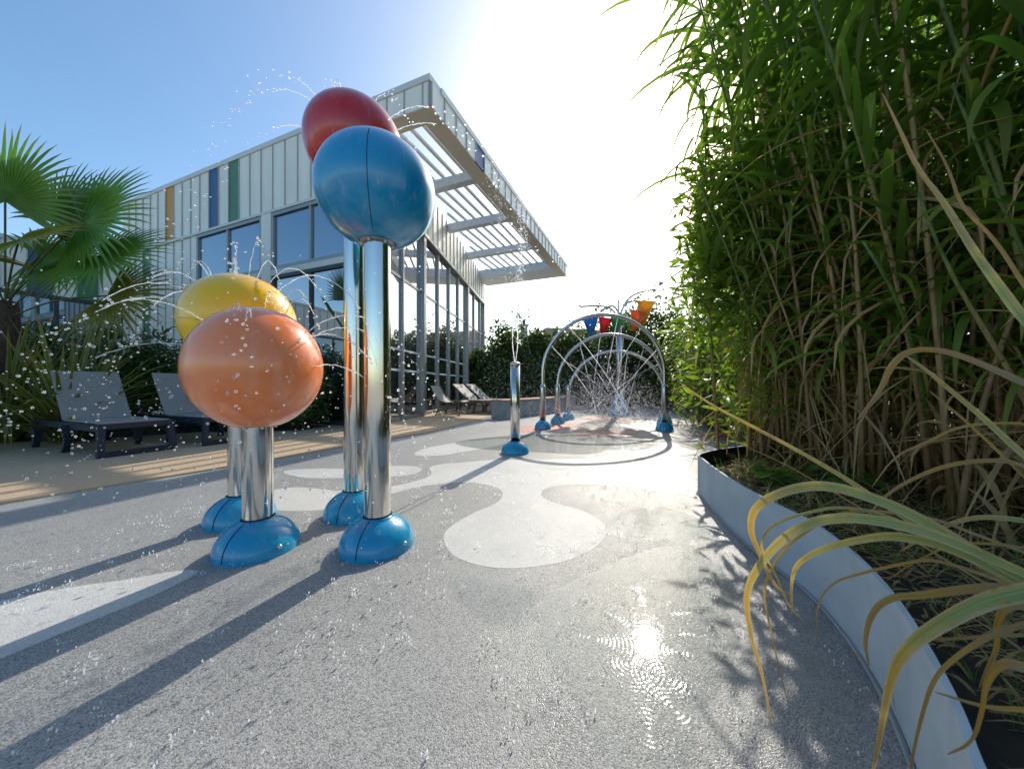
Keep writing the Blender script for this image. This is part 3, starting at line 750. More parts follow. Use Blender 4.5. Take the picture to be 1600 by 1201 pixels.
# folding sling chair
fc = Vector((-1.55,9.0,.016))
t = thing('sling_chair', fc, 'low bronze framed sling chair beside the glass wall', 'chair')
prof = [(-.52,.78),(-.44,.62),(-.33,.45),(-.22,.36),(-.05,.33),(.12,.36),(.26,.40),(.34,.36)]
ch_x = Vector((.97,-.25,0)); ch_y = Vector((.25,.97,0))
def cp(x, y, z): return fc + ch_x*x + ch_y*y + Z*z
sp = chaikin([Vector((x,0,z)) for x, z in prof], 2, False)
b = MB(); b.ribbon([cp(p.x,0,p.z) for p in sp], .5, 0.0, side=ch_y); b.build('sling', M['sling2'], t, True)
for y in (-.27,.27):
    b = MB(); b.tube([cp(p.x,y,p.z+.002) for p in sp], .014, 8); b.build('side_frame', M['bronze'], t, True)
    b = MB(); b.tube([cp(-.36,y*1.05,.0), cp(-.20,y*1.05,.36)], .012, 8); b.build('leg', M['bronze'], t, True)
    b = MB(); b.tube([cp(.30,y*1.05,.0), cp(.26,y*1.05,.40)], .012, 8); b.build('leg', M['bronze'], t, True)
    b = MB(); b.tube([cp(-.36,y*1.1,.02), cp(.0,y*1.1,.12), cp(.30,y*1.1,.02)], .010, 8); b.build('stretcher', M['bronze'], t, True)

# ------------------------------------------------------------------ vegetation
def blade(b, p, az, el, L, w, droop, n=8, fold=.18, prof=None, twist=0.):
    p = Vector(p); pts = [p.copy()]; wd = []
    e = el; h = Vector((math.cos(az), math.sin(az), 0)); st = L/n
    for i in range(n):
        p = p + (h*math.cos(e) + Z*math.sin(e))*st; pts.append(p.copy())
        e -= droop/n*(.4+1.2*(i+1)/n); e = max(e, -1.52)
    for i in range(n+1):
        v = i/n; wd.append(w*(min(1, .22+v*3.4))*(1-v**2.2)**.8 + .0006)
    b.ribbon(pts, wd, fold, twist=twist)
# shared leaf shapes, local frame: base at origin, growing along +X
LEAF = []
for i in range(10):
    b = MB(); blade(b, (0,0,0), 0, R(rnd.uniform(20,58)), rnd.uniform(.50,.85), rnd.uniform(.028,.052), R(rnd.uniform(40,150)), 9, .16, twist=rnd.uniform(-.9,.9))
    o = b.build('leaf', M['reed'], None, True); LEAF.append(o.data); bpy.data.objects.remove(o)
DRY = []
for i in range(12):
    b = MB(); blade(b, (0,0,0), 0, R(rnd.uniform(-70,55)), rnd.uniform(.3,.75), rnd.uniform(.006,.022), R(rnd.choice((10,25,60,110,160))), 7, .3, twist=rnd.uniform(-3,3))
    o = b.build('leaf', M['reed_dry'], None, True); DRY.append(o.data); bpy.data.objects.remove(o)
def join_leaf(b, me, mat):
    n = len(b.v); uvl = me.uv_layers[0].data
    vu = {}
    for lp, u in zip(me.loops, uvl): vu[lp.vertex_index] = tuple(u.uv)
    for i, v in enumerate(me.vertices): b.uv[n+i] = vu.get(i, (0,0)); b.v.append(mat @ v.co)
    for p in me.polygons: b.f.append(tuple(n+i for i in p.vertices))
def cane(x, y, h, lx, ly, detailed, label, group, scale=1.0, lmat='reed', zb=.17, nl=18, start=.22, dry=6):
    if zb > .1: lx = max(lx, .53*(y+ly) - x)
    base = Vector((x,y,zb)); t = thing('giant_reed', base, label, 'reed', group)
    n = 12; pts = []
    for i in range(n+1):
        v = i/n; k = .45*v+.55*v*v
        pts.append(base + Vector((lx*k + .04*math.sin(5*v+x*9), ly*k + .04*math.cos(4*v+y*7), h*v*(1-.06*v))))
    b = MB(); b.tube(pts, [(.0125-.008*i/n)*scale*(1.0+.12*(i%2)) for i in range(n+1)], 6); b.build('stem', M['cane'], t, True)
    def at(v):
        f = v*n; i = min(int(f), n-1); return pts[i].lerp(pts[i+1], f-i)
    ph = rnd.uniform(0, 6.28)
    jb = MB(); db = MB()
    for k in range(nl):
        v = start + (1-start)*(k+.5)/nl; az = ph + math.pi*k + rnd.uniform(-.7,.7)
        s = scale*rnd.uniform(.75,1.2)*(1.0 if v < .9 else .8)
        mtx = Matrix.Translation(at(v)) @ Matrix.Rotation(az, 4, 'Z') @ Matrix.Rotation(rnd.uniform(-.35,.25), 4, 'Y') @ Matrix.Scale(s, 4)
        me = rnd.choice(LEAF)
        if detailed:
            o = bpy.data.objects.new('leaf', me); COL.objects.link(o); o.parent = t; o.matrix_local = Matrix.Translation(-base) @ mtx
            if rnd.random() < .22:
                o.material_slots[0].link = 'OBJECT'; o.material_slots[0].material = M['reed2']
        else: join_leaf(jb, me, mtx)
    for k in range(dry):
        v = rnd.uniform(.06,.5); az = rnd.uniform(0,6.28)
        join_leaf(db, rnd.choice(DRY), Matrix.Translation(at(v)) @ Matrix.Rotation(az,4,'Z') @ Matrix.Scale(scale*rnd.uniform(.7,1.3),4))
    if jb.v: tag(jb.build('foliage', M[lmat], t, True), kind='stuff')
    if db.v: tag(db.build('dry_leaves', M['reed_dry'], t, True), kind='stuff')
    return t
FG = 'reed canes along the planter edge'
BGp = 'reed canes deep in the thicket'
front = [(1.70,2.80,3.4,-.55,-.1,'green reed cane leaning left at the tip of the planter'),
         (1.98,2.75,4.2,-.9,-.3,None), (2.10,2.55,4.4,-1.0,-.4,None), (2.02,2.3,4.3,-.9,-.2,None), (2.20,2.14,4.5,-1.0,-.3,None), (2.02,1.92,4.4,-.8,-.1,None),
         (2.22,1.78,4.6,-1.0,-.2,None), (2.02,1.55,4.5,-.8,-.1,None), (2.16,1.38,4.5,-.9,.1,None), (1.98,1.2,4.4,-.6,.1,None), (2.1,.98,4.3,-.6,.2,None), (1.95,.95,4.2,-.5,.3,None)]
lab = 'tall reed cane in the front row behind the planter edge'
for (x,y,h,lx,ly,l) in front:
    cane(x,y,h,lx,ly,True, l or lab, None if l else FG, 1.0, nl=42, start=.14, dry=9)
for i in range(36):
    y = rnd.uniform(.8,3.0); x = 2.05 + rnd.uniform(.0,.8) + max(0,(y-2.6))*.2
    cane(x,y,rnd.uniform(3.0,4.8),rnd.uniform(-1.3,-.3),rnd.uniform(-.5,.3),True,lab,FG,rnd.uniform(.85,1.15), nl=36, start=.15, dry=11)
for i in range(84):
    y = rnd.uniform(.5,4.0); x = 2.5 + rnd.uniform(.0,1.6) + max(0,(y-2.6))*.3
    cane(x,y,rnd.uniform(3.0,5.0),rnd.uniform(-1.2,.1),rnd.uniform(-.5,.3),False,'tall reed cane deep inside the thicket behind the front row',BGp,rnd.uniform(.9,1.25), nl=44, start=.12, dry=12)
for i in range(40):
    y = rnd.uniform(.8,3.0); x = 1.95 + rnd.uniform(.0,1.5) + max(0,(y-2.6))*.3
    cane(x,y,rnd.uniform(1.2,2.4),rnd.uniform(-1.2,.4),rnd.uniform(-.5,.4),False,'bare dead reed cane with withered leaves among the green canes','dead canes in the reed bed',rnd.uniform(.8,1.25), nl=0, dry=22)
for i in range(56):
    y = rnd.uniform(4.0,8.5); x = 2.85 + (y-4.0)*.24 + rnd.uniform(.0,1.2)
    cane(x,y,rnd.uniform(2.2,3.8)*(1.0 if y<6.5 else .9),rnd.uniform(-.7,-.05),rnd.uniform(-.5,.2),False,'pale sunlit reed cane on the far side of the planter tip','far reed canes beyond the planter',rnd.uniform(.7,.9),'reed2',.015, nl=40, start=.06, dry=2)
# dry litter and grass on the bed
def in_bed(x, y, m):
    c_ = False
    for i in range(len(bedpoly)):
        a, d_ = bedpoly[i], bedpoly[i-1]
        if (a.y > y) != (d_.y > y) and x < (d_.x-a.x)*(y-a.y)/(d_.y-a.y)+a.x: c_ = not c_
    return c_ and min((p.x-x)**2+(p.y-y)**2 for p in inn) > m*m
b = MB(); cnt = 0
while cnt < 5200:
    y = rnd.uniform(.1,3.2); x = .65 + rnd.random()**1.6*2.5; L = rnd.uniform(.06,.32)
    if not in_bed(x, y, .03+L*.9): 
        L *= .35
        if not in_bed(x, y, .03+L*.95): continue
    cnt += 1
    blade(b, (x,y,.172+rnd.uniform(0,.02)), rnd.uniform(0,6.28), R(rnd.uniform(0,40)), L, rnd.uniform(.003,.011), R(rnd.uniform(20,80)), 4, .1)
tag(b.build('reed_litter', M['reed_dry'], None, True), 'dry fallen reed leaves covering the planter soil', 'litter', kind='stuff')
b = MB(); cnt = 0
while cnt < 800:
    y = rnd.uniform(.0,2.9); x = .7 + rnd.uniform(.0,1.7)
    if not in_bed(x, y, .09): continue
    cnt += 1
    for q in range(3): blade(b, (x,y,.172), rnd.uniform(0,6.28), R(rnd.uniform(40,85)), rnd.uniform(.05,.15), rnd.uniform(.002,.005), R(rnd.uniform(30,90)), 4, .1)
tag(b.build('weed_grass', M['reed'], None, True), 'short green weeds growing in the planter soil', 'grass', kind='stuff')
# broad-leaved bramble at the rim
def bramble(x, y, n_, s, label):
    t = thing('bramble', (x,y,.17), label, 'plant'); 
    for i in range(n_):
        az = rnd.uniform(0,6.28); L = rnd.uniform(.08,.24)*s; e = R(rnd.uniform(25,80))
        a = Vector((x,y,.17)); c = a + Vector((math.cos(az)*math.cos(e), math.sin(az)*math.cos(e), math.sin(e)))*L
        b = MB(); b.tube([a,c],.0025,4); b.build('stalk', M['cane'], t)
        b = MB(); pts = []; k = 14; tl = rnd.uniform(.05,.085)*s
        tz = rnd.uniform(-.5,.2); sd = Vector((-math.sin(az), math.cos(az), rnd.uniform(-.4,.4))); fw = Vector((math.cos(az), math.sin(az), tz))
        ring = []
        for j in range(k):
            q = 2*math.pi*j/k; r_ = tl*(1+.16*(j%2))*(1+.35*math.cos(q))
            ring.append(c + fw*(r_*math.cos(q)+tl*.6) + sd*(r_*math.sin(q)) + Z*(.012*abs(math.sin(q))))
        cc = c + fw*tl*.6; n0_ = len(b.v); b.v.append(cc); b.uv[n0_] = (.5,.3)
        for j, p in enumerate(ring): b.uv[len(b.v)] = (.5,.6); b.v.append(p)
        for j in range(k): b.f.append((n0_, n0_+1+j, n0_+1+(j+1)%k))
        b.build('leaf', M['reed2'] if rnd.random()<.5 else M['reed'], t)
bramble(1.66,2.12,26,.62,'broad leaved bramble spilling over the planter rim near its tip')
bramble(1.95,2.0,20,.7,'smaller broad leaved bramble set back at the foot of the reeds')
# foreground variegated reed whose blades hang in at the right edge
fr = thing('variegated_reed', (1.22,.62,.17), 'variegated reed with long yellowing blades arching in from the right edge', 'reed')
b = MB(); b.tube([(1.22,.62,.17),(1.20,.61,.5),(1.17,.61,.85),(1.14,.62,1.15)], [.012,.011,.009,.005], 8); b.build('stem', M['cane'], fr, True)
FL = [([(1700,960),(1600,912),(1480,850),(1400,800),(1330,752),(1250,705),(1170,663),(1110,632),(1063,598)], .78, 15, 'fore'),
      ([(1700,960),(1600,905),(1490,840),(1420,800),(1350,772),(1290,757),(1240,762),(1195,780),(1175,800),(1172,830),(1185,860),(1210,918),(1240,932)], .62, 28, 'fore'),
      ([(1690,935),(1590,890),(1490,845),(1420,822),(1340,807),(1275,812),(1230,835),(1195,870),(1170,910),(1165,945),(1175,1000),(1193,1060),(1205,1130)], .58, 26, 'fore'),
      ([(1700,960),(1600,912),(1540,880),(1470,850),(1400,836),(1355,840),(1290,855),(1250,875),(1236,900),(1237,960)], .64, 24, 'fore'),
      ([(1700,930),(1600,917),(1520,918),(1440,930),(1390,932),(1362,955),(1350,1000),(1358,1040)], .60, 22, 'fore_dry'),
      ([(1700,900),(1600,925),(1540,938),(1480,968),(1430,1000),(1400,1035),(1385,1090),(1375,1150),(1362,1215)], .50, 38, 'fore'),
      ([(1700,640),(1600,598),(1520,562),(1470,546),(1420,546),(1392,570),(1375,612),(1340,655)], .60, 26, 'fore_dry'),
      ([(1700,790),(1600,712),(1540,655),(1480,605),(1440,572),(1415,556)], .66, 20, 'fore'),
      ([(1700,600),(1600,500),(1560,445),(1520,390),(1475,315),(1432,262),(1405,200),(1378,145)], .52, 30, 'fore'),
      ([(1700,1080),(1600,1040),(1560,1035),(1540,1070),(1535,1110),(1520,1160),(1480,1178)], .42, 24, 'fore_dry'),
      ([(1700,800),(1600,722),(1540,718),(1480,726),(1430,745),(1380,775),(1350,815)], .7, 13, 'fore_dry'),
      ([(1700,1115),(1600,1108),(1540,1105),(1460,1080)], .46, 13, 'fore_dry'),
      ([(1700,830),(1600,812),(1520,805),(1450,832),(1410,860)], .68, 14, 'fore'),
      ([(1700,1000),(1620,950),(1570,945),(1555,980),(1560,1010),(1540,1050),(1530,1075)], .56, 15, 'fore_dry')]
for k_, dx, dy, w_ in ((1,30,34,9),(2,46,-14,8),(3,60,40,9),(4,50,70,8),(5,70,30,12),(7,40,60,8),(8,90,60,12),(10,20,-60,8),(12,-30,40,7),(0,60,60,6)):
    FL.append(([(x+dx*(1-.3*i/9)+rnd.uniform(-6,6), y+dy+rnd.uniform(-6,6)) for i, (x, y) in enumerate(FL[k_][0])], FL[k_][1]+rnd.uniform(.04,.14), w_, rnd.choice(('fore_dry','fore_dry','fore'))))
for px, d, w, m in FL:
    n = len(px); pts = [P(x, y, d + .10*(i/(n-1)-.3)) for i, (x, y) in enumerate(px)]
    pts = [Vector((1.19,.615,.55 + .3*(px[0][1] < 850)))] + pts
    pts = chaikin(pts, 2, False); m_ = len(pts); wm = w/F*d*.68
    wd = [wm*(min(1,.35+2.6*i/m_))*(1-(i/(m_-1))**1.6)**.75+.0008 for i in range(m_)]
    b = MB(); b.ribbon(pts, wd, .2, side='view', twist=rnd.uniform(-.7,.7)); b.build('leaf', M[m], fr, True)

# hedge shrubs and trees at the back
def shrub(name, c, rx, ry, h, n, ls, mat, label, cat, group=None, mat2=None, lance=False, trunk=True, z0=.0):
    t = thing(name, c, label, cat, group); c = Vector(c)
    b = MB(); b2 = MB()
    lobes = [(rnd.uniform(-.65,.65), rnd.uniform(-.5,.5), rnd.uniform(.15,.82), rnd.uniform(.22,.55)) for _ in range(26)]
    for i in range(n):
        l = rnd.choice(lobes)
        while True:
            q = Vector((rnd.gauss(0,1), rnd.gauss(0,1), rnd.gauss(0,1)))
            if q.length > .01: break
        q = q.normalized()*(rnd.random()**.35)*l[3]
        u = Vector((l[0]+q.x, l[1]+q.y, l[2]+q.z*.75))
        p = c + Vector((u.x*rx, u.y*ry, max(.06, u.z*h)+z0))
        d_ = Vector((rnd.uniform(-1,1), rnd.uniform(-1,1), rnd.uniform(-.5,.9))).normalized()
        s_ = d_.cross(Vector((rnd.uniform(-1,1), rnd.uniform(-1,1), rnd.uniform(-1,1))))
        if s_.length < .05: continue
        s_.normalize(); L = ls*rnd.uniform(.6,1.4); w = L*(.13 if lance else .30)
        bb = b2 if (mat2 and u.z > .62 and rnd.random() < .6) else b
        k = len(bb.v); bb.v += [p, p+d_*L*.5+s_*w, p+d_*L, p+d_*L*.5-s_*w]; bb.f.append((k,k+1,k+2,k+3))
        for j, uvv in enumerate(((.5,0),(1,.5),(.5,1),(0,.5))): bb.uv[k+j] = uvv
    tag(b.build('crown', M[mat], t), kind='stuff')
    if b2.v: tag(b2.build('young_growth', M[mat2], t), kind='stuff')
    if trunk:
        b = MB()
        for j in range(4):
            e = c + Vector((rnd.uniform(-.5,.5)*rx, rnd.uniform(-.5,.5)*ry, h*rnd.uniform(.5,.8)+z0))
            b.tube([c+Vector((rnd.uniform(-.1,.1),rnd.uniform(-.1,.1),0)), c.lerp(e,.5)+Vector((.05,0,0)), e], [.035,.025,.008], 6)
        b.build('trunk', M['bark'], t)
    return t
HG = 'shrubs forming the hedge at the back of the pad'
for (x,y,rx,h,lb) in ((-.9,14.3,1.2,2.3,'low dark hedge shrub against the end of the glass wall'), (.35,14.2,1.5,3.2,'tall hedge shrub with a wispy top under the chimney'), (1.7,14.5,1.6,2.9,'hedge shrub with yellowish top in front of the tiled roof'),
        (3.1,14.6,1.6,2.9,'hedge shrub behind the mast of the bucket tree'), (4.4,13.9,1.7,3.7,'darkest tall hedge shrub right of the spray arches'), (5.9,12.8,1.7,4.0,'tall hedge shrub farthest right, partly behind the reeds')):
    shrub('hedge_shrub', (x,y,0), rx, .95, h, 9000, .15, 'hedge', lb, 'shrub', HG, 'hedge_l' if x < 3 else None)
for (x,y,lb) in ((-.2,13.7,'low leafy shrub at the foot of the hedge near the glass wall'),(1.3,13.8,'low leafy shrub at the foot of the hedge behind the column'),(2.8,13.6,'low leafy shrub at the foot of the hedge behind the arches'),(4.2,12.9,'low leafy shrub at the foot of the hedge right of the mast')):
    shrub('hedge_shrub', (x,y,0), 1.2, .6, 1.9, 5000, .14, 'hedge', lb, 'shrub', HG)
shrub('hedge_shrub', (5.6,11.2,0), 1.0, .9, 2.4, 4500, .13, 'hedge_l', 'pale bushy shrub among the far reeds', 'shrub', HG)
for (x,y,rx,h,lb) in ((4.9,1.4,1.0,3.4,'dark leafy shrub behind the reeds at the right edge'),(4.9,3.0,1.1,3.6,'dark leafy shrub behind the middle of the reed thicket'),(4.9,4.7,1.1,3.2,'dark leafy shrub behind the far end of the reed thicket'),(4.2,6.0,.8,1.9,'dark low shrub under the far pale reeds'),(5.2,8.0,.9,2.4,'dark leafy shrub behind the far pale reeds')):
    shrub('garden_shrub', (x,y,.015), rx, .8, h, 5200, .19, 'hedge', lb, 'shrub', 'shrubs behind the reeds')
shrub('garden_shrub', (2.1,2.8,.17), .72, .45, 2.7, 7000, .12, 'yellow_bush', 'yellow green small leaved bush among the reeds at the planter tip', 'shrub', lance=True)
shrub('garden_shrub', (2.85,3.25,.17), .85, .5, 3.3, 7000, .12, 'yellow_bush', 'taller yellow green bush behind the planter tip', 'shrub', lance=True)
shrub('young_tree', (.15,13.9,0), .55, .5, 4.0, 1100, .13, 'hedge_l', 'wispy young tree rising above the hedge left of the chimney', 'tree')
shrub('young_tree', (2.6,14.2,0), .7, .5, 3.7, 1300, .13, 'hedge_l', 'loose pale tree rising above the hedge behind the red bucket', 'tree')
# garden shrubs behind the loungers
OG = 'oleanders behind the sun loungers'
for (x,y,rx,h,lb) in ((-6.9,6.1,.9,1.75,'oleander bush with pink flowers just right of the flax'), (-5.7,6.35,.8,1.7,'dark oleander bush behind the left lounger'), (-4.75,6.2,.75,1.45,'dark oleander bush behind the yellow ball'), (-4.0,6.35,.55,1.1,'small dark shrub between the orange ball and the tall posts'), (-8.3,6.4,1.0,2.0,'dark oleander bush behind the flax under the palm fronds')):
    t = shrub('oleander', (x,y,.016), rx, .55, h, 5200, .13, 'oleander', lb, 'shrub', OG, lance=True)
    if x < -5:
        for i in range(22):
            b = MB(); p = Vector((x+rnd.uniform(-.7,.7)*rx, y-.35+rnd.uniform(-.2,.2), h*rnd.uniform(.6,1.0)))
            for k in range(5):
                a = 2*math.pi*k/5; q = len(b.v); u_ = Vector((math.cos(a),-.4,math.sin(a)))*.026; s_ = Vector((-math.sin(a),0,math.cos(a)))*.014
                b.v += [p, p+u_*.6+s_, p+u_, p+u_*.6-s_]; b.f.append((q,q+1,q+2,q+3))
            b.build('flower', M['flower'], t)
# bed behind the loungers
b = MB(); b.poly([(-13,5.3,.022),(-6.4,4.75,.022),(-5.2,5.75,.022),(-3.7,5.9,.022),(-3.5,6.6,.022),(-12,9.2,.022)]); tag(b.build('planting_bed_left', M['soil']), kind='structure')
# flax clumps
def flax(c, n_, L, label):
    t = thing('flax_plant', c, label, 'plant', 'flax clumps at the left')
    for i in range(n_):
        az = rnd.uniform(0,6.28); k = rnd.random()
        b = MB(); q = Vector(c)+Vector((math.cos(az)*.16*rnd.random(), math.sin(az)*.16*rnd.random(), 0))
        blade(b, q, az, R(88-48*k), L*rnd.uniform(.65,1.1), rnd.uniform(.05,.075), R(15+95*k*k), 9, .22)
        b.build('leaf', M['flax'], t, True)
flax((-6.15,4.72,.02), 130, 1.75, 'big striped flax clump just left of the first lounger')
flax((-7.0,4.7,.02), 100, 1.75, 'striped flax clump at the left picture edge under the palm')
# fan palm
pc_ = Vector((-7.35,4.95,.02))
t = thing('fan_palm', pc_, 'fan palm with big green fronds at the left picture edge', 'palm')
b = MB(); b.tube([pc_, pc_+Z*.7, pc_+Z*1.4, pc_+Z*2.0], [.17,.15,.15,.12], 14); b.build('trunk', M['palm_trunk'], t, True)
def fan(hub, start, rad, axis, nrm, m, spread=150, n_=38, droop=.3):
    hub, start = Vector(hub), Vector(start); ax = Vector(axis).normalized(); nr = Vector(nrm); nr = (nr-ax*nr.dot(ax)).normalized(); sd = ax.cross(nr)
    b = MB(); mid = (hub+start)/2 + Z*.12
    b.tube(chaikin([start, mid, hub],2,False), .011, 6); fo = b.build('stalk', M['petiole'], t, True)
    b = MB()
    for i in range(n_):
        a = R(-spread + 2*spread*i/(n_-1)); dr = ax*math.cos(a) + sd*math.sin(a); L = rad*(1-.28*(abs(a)/R(180))**2)*rnd.uniform(.92,1.06)
        pts = []; wd = []
        for k in range(7):
            v = k/6; pts.append(hub + dr*L*v + nr*(.07*math.sin(a*0.5)**2)*v - nr*.10*v*v*rad*.3 - Z*droop*L*max(0,v-.45)**2 + Vector((rnd.uniform(-.01,.01),)*3)*v)
            wd.append(.052*rad/.8*(min(1,.15+v*1.9))*(1-v**2.0)**.9+.002)
        b.ribbon(pts, wd, .30, side=sd*math.cos(a)-ax*math.sin(a))
    b.build('fan_blade', M[m], fo, True)
tp = pc_+Z*1.95
fan(P(8,314,4.7), tp, 1.12, (.12,-.15,1), (.1,-1,-.05), 'palm', 118, 44)
fan(P(128,346,4.85), tp, 1.2, (1,-.1,.34), (.1,-.9,.35), 'palm', 112, 40)
fan(P(85,345,5.4), tp, 1.2, (.55,.1,.85), (-.2,-1,.1), 'palm', 110, 38)
fan(P(30,374,4.5), tp, .85, (1,-.2,.05), (.1,-.7,.7), 'palm_y', 128, 38)
fan(P(158,399,4.75), tp-Z*.1, .95, (1,-.1,-.08), (.0,-.8,.6), 'palm', 132, 38)
fan(P(168,462,4.85), tp-Z*.2, .9, (1,-.1,-.32), (.0,-.9,.4), 'palm_y', 105, 30)
fan(P(-90,300,4.9), tp, 1.0, (-.6,-.2,.9), (.1,-1,.1), 'palm', 120, 36)
fan(P(-40,400,4.3), tp, .85, (-.1,-.8,.2), (.0,-.5,.9), 'palm_y', 120, 32)
fan(P(60,400,5.5), tp, .9, (.8,.4,.3), (.0,-.9,.4), 'palm', 120, 34)
fan(P(95,405,5.1), tp, .85, (.9,-.1,-.1), (.0,-.8,.5), 'palm', 120, 34)

# ------------------------------------------------------------------ water
def ballistic(p, v, t0, t1, n):
    return [Vector(p) + Vector(v)*tt - Z*4.905*tt*tt for tt in [t0+(t1-t0)*i/n for i in range(n+1)]]
def spray(root, jets, drops=True):
    db = MB()
    for p, v, ts, te in jets:
        pts = ballistic(p, v, 0, ts, 16)
        pts = [q + Vector((rnd.gauss(0,.0015), rnd.gauss(0,.0015), rnd.gauss(0,.0015))) for q in pts]
        b = MB(); b.tube(pts, [.0026*rnd.uniform(.6,1.5) for _ in pts], 6); b.build('stream', M['water'], root, True)
        k = ts
        while k < te:
            q = Vector(p) + Vector(v)*k - Z*4.905*k*k
            sp_ = .012 + .05*(k-ts)
            if q.z > .02:
                db.ico(q + Vector((rnd.gauss(0,sp_), rnd.gauss(0,sp_), rnd.gauss(0,sp_))), rnd.uniform(.0028,.0068), (rnd.uniform(.8,1.3), 1, rnd.uniform(.75,1.2)))
            k += rnd.uniform(.006,.022)
    if db.v: tag(db.build('droplets', M['water'], root, True), kind='stuff')
def ball_jets(key, spec):
    x, y, zc, rx, rz = BALLS[key]; out = []
    for az, e0, sp_, e1, ts, te in spec:       # azimuth (deg, 0 = right, 90 = away), launch latitude, speed, launch elevation, stream time, drop time
        a, e, l = R(az), R(e0), R(e1)
        p = Vector((x+rx*math.cos(e)*math.cos(a), y+rx*math.cos(e)*math.sin(a), zc+rz*math.sin(e)))
        out.append((p, Vector((math.cos(a)*math.cos(l), math.sin(a)*math.cos(l), math.sin(l)))*sp_, ts, te))
    return out
def wthing(loc, lb): return thing('water_spray', loc, lb, 'water', 'water sprays over the pad')
t = wthing((BALLS['red'][0],BALLS['red'][1],2.55), 'thin water arcs and drops leaving the top of the red ball')
spray(t, ball_jets('red', [(185,52,2.35,58,.13,.66),(190,48,2.0,42,.16,.62),(200,75,1.3,75,.17,.24),(150,80,1.5,78,.13,.2),(60,78,1.1,80,.18,.22),(20,72,1.7,66,.13,.5),(0,22,2.2,24,.12,.66),(180,20,1.8,28,.14,.5),(250,70,1.0,72,.14,.2),(-25,15,1.9,20,.16,.6)]))
t = wthing((BALLS['yellow'][0],BALLS['yellow'][1],1.45), 'water arcs and splashing drops on top of the yellow ball')
spray(t, ball_jets('yellow', [(180,42,2.0,48,.24,.6),(195,34,1.9,30,.25,.6),(170,30,2.0,34,.25,.6),(205,20,1.8,16,.2,.5),(150,80,2.0,86,.18,.4),(60,82,2.2,84,.20,.36),(20,60,1.7,60,.3,.4),(-20,60,1.5,66,.3,.36),(0,40,2.0,44,.34,.42),(300,60,1.3,72,.22,.3),(230,62,1.2,72,.22,.3),(260,50,1.3,60,.2,.3)]))
t = wthing((BALLS['orange'][0],BALLS['orange'][1],1.18), 'water arcs and beads thrown outward by the orange ball')
spray(t, ball_jets('orange', [(182,18,2.6,17,.2,.62),(170,36,2.3,36,.22,.6),(195,44,2.2,40,.2,.62),(20,40,2.0,44,.3,.4),(5,30,1.9,34,.26,.5),(-15,24,1.8,26,.24,.5),(60,70,1.8,74,.26,.34),(110,70,1.7,76,.24,.34),(-60,46,1.1,46,.2,.42),(-75,55,.9,60,.16,.46),(0,2,1.6,14,.2,.5),(80,60,1.9,66,.3,.36)]))
db = MB()
t = wthing((jc.x,jc.y,1.09), 'tall twin water jet breaking into mist above the steel column')
for e in (-1,1):
    pts = [jc + Vector((e*(.004+.028*math.sin(v*3.1)),0,1.08+v*.55+.0)) for v in [i/14 for i in range(15)]]
    b = MB(); b.tube(pts, [.005*rnd.uniform(.7,1.3) for _ in pts], 6); b.build('stream', M['froth_glint'], t, True)
for i in range(2600):
    v = rnd.random()**.8; zz = 1.5+v*3.5; sp_ = .02+.10*v
    db.octa(jc + Vector((.02+.20*v+rnd.gauss(0,sp_), rnd.gauss(0,sp_*1.5), zz)), rnd.uniform(.0025,.0075))
for i in range(900):
    v = rnd.random(); db.octa(jc + Vector((-.35+.3*v+rnd.gauss(0,.07), rnd.gauss(0,.15), 4.3-2.6*v+rnd.gauss(0,.1))), rnd.uniform(.002,.006))
tag(db.build('droplets', M['froth_glint'], t), kind='stuff')
t = wthing((1.95,7.0,.0), 'crossing jets and drifting spray inside the spray arches')
for (mid, ax, leg, rr) in arch_pts:
    for x in (30, 55, 80, 105, 130, 155):
        p = mid - ax*math.cos(R(x)) + Z*(leg+rr*math.sin(R(x))); n_ = (mid + Z*leg - p).normalized()
        if rnd.random() < .2: continue
        n_ = (n_ + Vector((rnd.uniform(-.35,.35), rnd.uniform(-.2,.2), rnd.uniform(-.35,.05)))).normalized()
        pts = ballistic(p + n_*.05, n_*5.2, 0, rnd.uniform(.16,.3), 8)
        b = MB(); b.tube(pts, [.0038*rnd.uniform(.6,1.3) for _ in pts], 5); b.build('stream', M['froth_glint'], t, True)
db = MB()
for i in range(9000):
    mid = rnd.choice(arch_pts)[0]; h_ = abs(rnd.gauss(0,.5)); w_ = .22+.30*(1-min(1,h_))
    db.octa(mid + Vector((rnd.gauss(0,w_*1.5), rnd.gauss(0,.4), h_+.03)), rnd.uniform(.002,.0075))
for i in range(4200):
    db.octa(Vector((rnd.uniform(-.6,3.2), rnd.uniform(5.,8.5), abs(rnd.gauss(0,.8))+.05)), rnd.uniform(.0015,.0045))
for i in range(1500):
    db.octa(Vector((rnd.uniform(-1.6,1.2), rnd.uniform(3.6,5.2), rnd.uniform(.1,2.4))), rnd.uniform(.0012,.0032))
tag(db.build('droplets', M['froth_glint'], t), kind='stuff')
